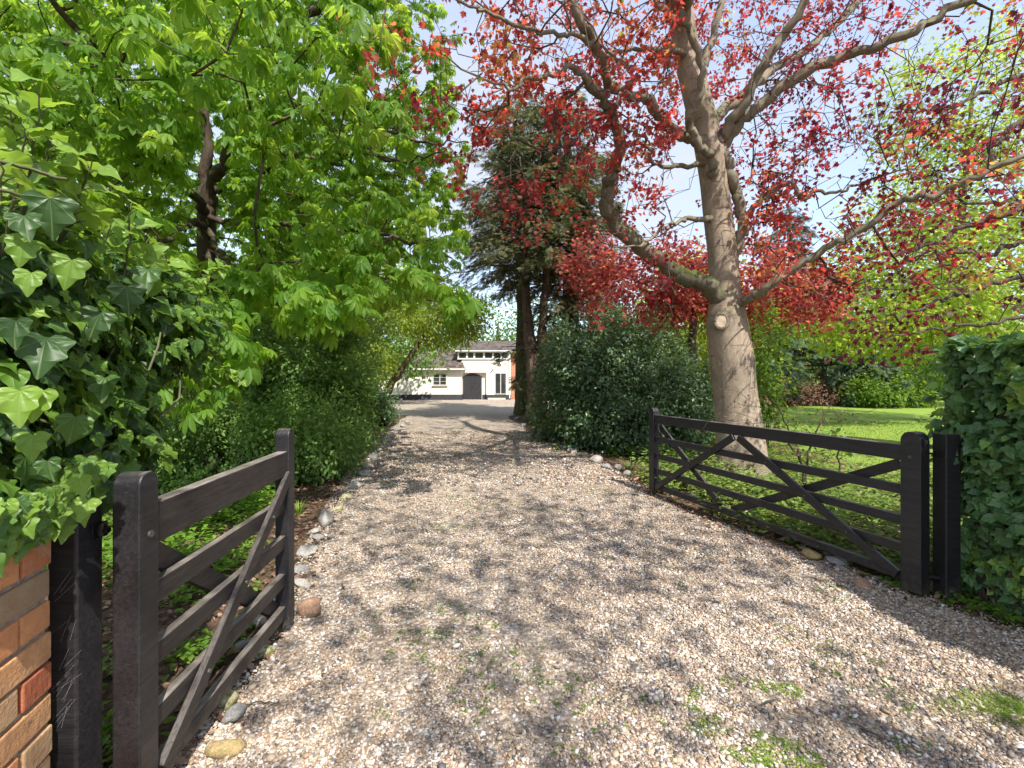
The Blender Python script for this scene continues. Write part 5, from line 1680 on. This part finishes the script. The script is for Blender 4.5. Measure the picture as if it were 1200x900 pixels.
tn_ = np.clip(0.08 + 0.45 * rng.random(N) + 0.6 * (vn(P * 3.1 + 4) > 0.58) * rng.random(N) + 0.15 * rng.random(N), 0, 1)
lvr = ivy_leaves(P, unit(nr), 0.064, 0.5, 0.62, tn_)
# inner layer
N2 = 3600
P2 = np.c_[3.42 + 0.06 * rng.random(N2), rng.uniform(1.5, 3.36, N2), rng.uniform(0.02, 1.8, N2)]
lvr2 = ivy_leaves(P2, np.tile(unit(np.array([-1, -0.1, 0.1])), (N2, 1)), 0.08, 0.7, 0.5, 0.4 * rng.random(N2))
# stray sprigs off the edge
N3 = 170
k3 = rng.integers(0, 9, N3)
cen = np.stack([3.22 + 0.1 * rng.random(9), 3.38 + 0.12 * rng.random(9), rng.uniform(0.95, 1.9, 9)], 1)
P3 = cen[k3] + rng.normal(size=(N3, 3)) * 0.06
lvr3 = ivy_leaves(P3, np.tile(unit(np.array([-0.8, 0.2, 0.2])), (N3, 1)), 0.06, 0.5, 0.6)
part('leaves', join(lvr, lvr2, lvr3), M['wallivy'], rvt, rv, True)
sh = []
for k in range(60):
    y0 = rng.uniform(1.5, 3.4)
    S = seedline([(3.40, y0, 0.0), (3.395, y0 + rng.normal(0, 0.15), 0.6), (3.395, y0 + rng.normal(0, 0.2), 1.2), (3.40, y0 + rng.normal(0, 0.25), 1.7)], [0.012, 0.009, 0.006, 0.003], 4, 0.008)
    sh.append((S[:, :3], S[:, 3]))
part('stems', tubes(sh), M['dark_bark'], rvt, rv, True)

# ================================================================== SMALL PLANTS
def tuft(name, label, base, n, L, w, mat, cat='plant', lean=0.5, group=None, rad=0.0):
    b = np.array([base[0], base[1], 0.0])
    V, Fc, T = [], [], []
    k = 0
    for i in range(n):
        a = rng.random() * 6.28
        l = L * rng.uniform(0.55, 1.15)
        o = np.array([math.cos(a), math.sin(a), 0]); sd = np.array([-o[1], o[0], 0])
        s = np.linspace(0, 1, 5)
        c = o * (0.02 + s ** 1.6 * l * lean * rng.uniform(0.6, 1.3))[:, None] + np.array([0, 0, 1.0]) * (l * (s - 0.38 * s ** 2.4))[:, None] + o * rng.random() * 0.02 + np.array([rng.normal(), rng.normal() * 0.7, 0]) * rad
        ww = w * (1 - s ** 2) + 0.0006
        for q in range(5):
            V += [c[q] - sd * ww[q], c[q] + sd * ww[q]]
        T += [rng.random()] * 10
        for q in range(4):
            Fc.append((k + 2 * q, k + 2 * q + 1, k + 2 * q + 3, k + 2 * q + 2))
        k += 10
    me = mesh(name, V, [np.array(Fc)], M[mat], True, np.array(T), np.zeros((len(V), 3)))
    o = link(name, me, None, tuple(b))
    return tag(o, label, cat, group)


g1 = gnd(350, 603); tuft('grass_tuft', 'strappy green tuft beyond the far post of the narrow gate', g1, 34, 0.24, 0.005, 'grass')
g1 = gnd(738, 553); tuft('grass_tuft', 'pale strappy tuft between the right edging stones and the laurel', g1, 46, 0.30, 0.010, 'cover_pale', lean=0.8)
g1 = gnd(1175, 845); tuft('grass_tuft', 'bright grass patch at the lower right corner of the drive', g1 + np.array([0.08, 0.05, 0]), 900, 0.035, 0.0014, 'grass', lean=1.2, rad=0.085)
g1 = gnd(1120, 830); tuft('grass_tuft', 'thin grass wisp left of the bright corner patch', g1, 160, 0.03, 0.0013, 'grass', lean=1.2, rad=0.06)


def twiggy(name, label, base, top_pts, mat, leaf, size, n_t, cat='shrub', per=4, spread=0.35, zsp=0.22, gap=0.0):
    b = np.array([base[0], base[1], 0.0])
    t = empty(name, tuple(b), label, cat)
    seeds = []
    for P_ in top_pts:
        seeds.append(seedline(P_, np.linspace(0.016, 0.005, len(P_)), 5, 0.01))
    part('stems', tubes([(s[:, :3], s[:, 3]) for s in seeds]), M['dark_bark'], t, b, True)
    pool = np.concatenate([s[len(s) // 3:, :3] for s in seeds])
    q = pool[rng.choice(len(pool), n_t)] + rng.normal(size=(n_t, 3)) * np.array([spread, spread, zsp])
    q = q[q[:, 2] > 0.15]
    br, tn, td = grow(seeds, q, 0.2, 0.12, 0.0022, 2.2, 0.03)
    part('branchwork', tubes(br), M['dark_bark'], t, b, True)
    part('leaves', crown(leaf, tn, td, size, 0.035, per, 0.6, 0.8, 0.1), M[mat], t, b, True)


bb = np.array([3.75, 5.75, 0.0])
twiggy('twiggy_shrub', 'thin twiggy shrub with sparse brownish leaves behind the wide gate', bb, [
    [at(946, 592, 5.75), at(940, 545, 5.75), at(925, 505, 5.75), at(912, 478, 5.7), at(900, 462, 5.6)],
    [at(944, 580, 5.75), at(948, 530, 5.8), at(962, 495, 5.9), at(975, 475, 6.0)],
    [at(938, 540, 5.75), at(920, 510, 5.5), at(910, 500, 5.4)]], 'litter', LEAF, 0.042, 120, per=3)
bb = np.array([4.1, 5.6, 0.0])
twiggy('sapling', 'little sapling with dark fan of leaves above the wide gate rail', bb, [[at(985, 600, 5.6), at(984, 560, 5.6), at(981, 522, 5.6), at(979, 508, 5.6)]], 'holly', LEAF, 0.11, 10, per=4, spread=0.08, zsp=0.05)

# ================================================================== GROUND COVER, LITTER, LAWN GRASS (beyond counting)
def cover_patch(name, label, region, n, h, size, mat, leaf=LEAF, per=9, dens=0.42, df=1.3, cat='ground cover'):
    x0, x1, y0, y1, inside = region
    x = rng.uniform(x0, x1, n); y = rng.uniform(y0, y1, n)
    k = inside(x, y) & ((0.6 * vn(np.stack([x * df, y * df, x * 0 + 3], 1)) + 0.4 * vn(np.stack([x * df * 3, y * df * 3, x * 0], 1))) > dens)
    x, y = x[k], y[k]
    hh = h * rng.uniform(0.25, 1.0, len(x)) * (0.5 + vn(np.stack([x * 1.1, y * 1.1, x * 0 + 8], 1)))
    P = np.stack([x, y, hh * 0.6], 1)
    Q = np.repeat(P, per, 0)
    a = rng.random(len(Q)) * 6.28
    o = np.stack([np.cos(a), np.sin(a), rng.uniform(-0.2, 0.5, len(Q))], 1)
    Q = Q + o * np.repeat(hh, per)[:, None] * 0.4 + np.array([0, 0, 1.0]) * (np.repeat(hh, per) * rng.uniform(-0.5, 0.5, len(Q)))[:, None]
    Q[:, 2] = np.maximum(Q[:, 2], 0.01)
    t = np.clip(0.5 * np.repeat(rng.random(len(P)), per) + 0.5 * rng.random(len(Q)), 0, 1)
    L = scatter(leaf, Q, unit(o), unit(np.array([0, 0, 1.0]) + 0.5 * rdir(len(Q))), size * rng.uniform(0.5, 1.3, len(Q)), t)
    o_ = link(name, mesh(name, L[0], L[1], M[mat], True, L[2], L[3]))
    return tag(o_, label, cat, kind='stuff')


leftreg = lambda x, y: (x < Lx(y) - 0.42 - 0.10 * (y - 3).clip(0)) & (x > -1.12 * y)
rightreg = lambda x, y: (x > Rx(y) + 0.25) & (x < 1.1 * y)
cover_patch('ground_cover', 'bright green low leaves carpeting the bank behind the narrow gate', (-6, -1.6, 3.4, 7.4, leftreg), 2600, 0.20, 0.065, 'cover', dens=0.36)
cover_patch('ground_cover', 'scattered green weeds at the foot of the narrow gate', (-2.6, -1.4, 1.5, 3.6, lambda x, y: x < -1.5 - 0.12 * (y - 1.5)), 420, 0.13, 0.05, 'cover', dens=0.44, df=2.6)
cover_patch('ground_cover', 'pale yellow green plants filling the bed behind the wide gate', (1.6, 6.5, 3.6, 7.4, rightreg), 4200, 0.34, 0.075, 'cover_pale', dens=0.33)
cover_patch('ground_cover', 'mixed low green growth round the conifer feet, right of the drive', (0.2, 5.5, 8.0, 16.5, lambda x, y: x > Rx(y) + 0.45), 2000, 0.20, 0.08, 'cover', dens=0.42)
cover_patch('ground_cover', 'low weeds under the ivy hedge foot', (2.75, 3.4, 2.0, 3.7, lambda x, y: x > Rx(y) + 0.02), 260, 0.08, 0.04, 'cover', dens=0.45, df=3)
cover_patch('moss', 'small green moss and weed patches spreading on the lower right gravel', (0.7, 1.75, 1.8, 2.6, lambda x, y: ((x - 1.2) / 0.42) ** 2 + ((y - 2.12) / 0.30) ** 2 < 1), 2600, 0.016, 0.012, 'grass', per=6, dens=0.57, df=4.2, cat='moss')
cover_patch('moss', 'tiny weed sprigs dotted over the gravel', (-1.0, 3.0, 1.9, 7.0, lambda x, y: (x > Lx(y)) & (x < Rx(y))), 3600, 0.02, 0.016, 'cover', per=6, dens=0.64, df=1.7, cat='moss')


def litter(N, reg, x0, x1, y0, y1, size):
    x = rng.uniform(x0, x1, N); y = rng.uniform(y0, y1, N)
    k = reg(x, y)
    x, y = x[k], y[k]
    n = len(x)
    a = rng.random(n) * 6.28
    f = np.stack([np.cos(a), np.sin(a), rng.normal(0, 0.25, n)], 1)
    return scatter(LEAF, np.stack([x, y, rng.uniform(0.008, 0.035, n)], 1), f, unit(np.array([0, 0, 1.0]) + 0.55 * rdir(n)), size * rng.uniform(0.5, 1.3, n), rng.random(n))


edge = lambda x, y: np.minimum(np.abs(x - Lx(y)), np.abs(x - Rx(y)))
lt = join(litter(26000, lambda x, y: (x < Lx(y) - 0.02 + 0.22 * (rng.random(len(x)) ** 3)) & (x > -1.15 * y), -7, -1.2, 1.4, 13, 0.055),
          litter(30000, lambda x, y: (x > Rx(y) + 0.02 - 0.30 * (rng.random(len(x)) ** 3)) & (x < 1.15 * y), 0, 6.5, 2.0, 15, 0.055),
          litter(1500, lambda x, y: (x > Lx(y)) & (x < Rx(y)) & (edge(x, y) < 0.9 * rng.random(len(x)) ** 2 + 0.02), -4, 4, 1.9, 12, 0.04))
tag(link('leaf_litter', mesh('leaf_litter', lt[0], lt[1], M['litter'], True, lt[2], lt[3])), 'brown dead leaves littering the soil along both sides of the drive', 'leaf litter', kind='stuff')


# lawn blades where the lawn is near enough to show them
N = 26000
y = rng.uniform(8.0, 17, N); x = rng.uniform(3.6, 16, N)
k = (x > np.interp(y, [7.8, 9, 11, 13, 16, 20], [4.6, 3.7, 3.5, 4.9, 6.5, 7.5])) & (x < 1.14 * y)
x, y = x[k], y[k]; n = len(x)
V = np.zeros((n, 3, 3))
a = rng.random(n) * 3.14
w = 0.006 + 0.0006 * y
h = rng.uniform(0.012, 0.04, n)
V[:, 0] = np.stack([x - np.cos(a) * w, y - np.sin(a) * w, x * 0], 1)
V[:, 1] = np.stack([x + np.cos(a) * w, y + np.sin(a) * w, x * 0], 1)
V[:, 2] = np.stack([x + rng.normal(0, 0.02, n), y + rng.normal(0, 0.02, n), h], 1)
tag(link('lawn_grass', mesh('lawn_grass', V.reshape(-1, 3), [np.arange(n * 3).reshape(-1, 3)], M['grass'], False, np.repeat(rng.random(n) * 0.85, 3), np.zeros((n * 3, 3)))), 'short mown grass blades of the lawn', 'grass', kind='stuff')

# a few fallen twigs on the gravel
for i, (x, y, L, a, lab) in enumerate([(1010, 862, 0.16, 2.4, 'longest fallen twig on the lower right gravel'), (905, 830, 0.09, 0.2, 'short thick twig on the mossy gravel patch'), (300, 832, 0.2, 0.1, 'thin twig lying by the grey wedge stone'), (960, 800, 0.1, 0.6, 'fine twig on bare gravel right of centre')]):
    p = gnd(x, y)
    d = np.array([math.cos(a), math.sin(a), 0]) * L
    S = seedline([p * 0 - d / 2 + np.array([0, 0, .025]), np.array([0.01, 0.012, 0.032]), d / 2 + np.array([0, 0, .026])], [0.004, 0.0035, 0.002], 5, 0.003)
    v, f = tube(S[:, :3], S[:, 3], 5)
    o = link('twig', mesh('twig', v, f, M['twig'], True), None, tuple(p))
    tag(o, lab, 'twig', 'fallen twigs')

# ================================================================== LIGHT, SKY, CAMERA
EL, AZ = math.radians(52), math.atan2(0.45, -0.89)     # azimuth from +Y toward +X
sd = np.array([math.sin(AZ) * math.cos(EL), math.cos(AZ) * math.cos(EL), math.sin(EL)])
w = bpy.data.worlds.new('World'); scene.world = w; w.use_nodes = True
nt = w.node_tree; nt.nodes.clear()
out = nt.nodes.new('ShaderNodeOutputWorld'); bg = nt.nodes.new('ShaderNodeBackground')
sky = nt.nodes.new('ShaderNodeTexSky'); sky.sky_type = 'NISHITA'; sky.sun_disc = False
sky.sun_elevation = EL; sky.sun_rotation = AZ; sky.air_density = 1.0; sky.dust_density = 0.4; sky.ozone_density = 1.0
tc = nt.nodes.new('ShaderNodeTexCoord'); mp = nt.nodes.new('ShaderNodeMapping')
nt.links.new(tc.outputs['Generated'], mp.inputs[0]); mp.inputs['Scale'].default_value = (1, 1, 2.2)
ns = nt.nodes.new('ShaderNodeTexNoise'); ns.inputs['Scale'].default_value = 2.4; ns.inputs['Detail'].default_value = 7; ns.inputs['Roughness'].default_value = 0.58
nt.links.new(mp.outputs[0], ns.inputs['Vector'])
rp = nt.nodes.new('ShaderNodeValToRGB'); rp.color_ramp.elements[0].position = 0.40; rp.color_ramp.elements[0].color = (0.42, 0.42, 0.42, 1); rp.color_ramp.elements[1].position = 0.62; rp.color_ramp.elements[1].color = (0.9, 0.9, 0.9, 1)
nt.links.new(ns.outputs['Fac'], rp.inputs[0])
mx = nt.nodes.new('ShaderNodeMix'); mx.data_type = 'RGBA'
nt.links.new(rp.outputs[0], mx.inputs[0]); nt.links.new(sky.outputs[0], mx.inputs[6]); mx.inputs[7].default_value = (2.15, 2.25, 2.6, 1)
nt.links.new(mx.outputs[2], bg.inputs[0]); bg.inputs[1].default_value = 0.115
nt.links.new(bg.outputs[0], out.inputs[0])

ld = bpy.data.lights.new('sun', 'SUN'); ld.energy = 2.4; ld.angle = math.radians(0.53); ld.color = (1.0, 0.95, 0.87)
lo = bpy.data.objects.new('sun', ld); COL.objects.link(lo)
lo.rotation_euler = Vector(-sd).to_track_quat('-Z', 'Y').to_euler()

cd = bpy.data.cameras.new('camera'); cam = bpy.data.objects.new('camera', cd); COL.objects.link(cam)
cam.location = (0, 0, H); cam.rotation_euler = (math.pi / 2, 0, 0)
cd.sensor_width = 36; cd.lens = F / 1200 * 36; cd.shift_y = -6 / 1200; cd.clip_start = 0.05; cd.clip_end = 2000
scene.camera = cam

scene.view_settings.view_transform = 'Standard'; scene.view_settings.look = 'None'
scene.view_settings.gamma = 1; scene.view_settings.exposure = 1.8; scene.view_settings.use_curve_mapping = False
cy = scene.cycles
cy.use_denoising = True
cy.max_bounces = 7; cy.diffuse_bounces = 4; cy.glossy_bounces = 2; cy.transmission_bounces = 4; cy.transparent_max_bounces = 4
cy.use_adaptive_sampling = True; cy.adaptive_threshold = 0.02
cy.caustics_reflective = False; cy.caustics_refractive = False
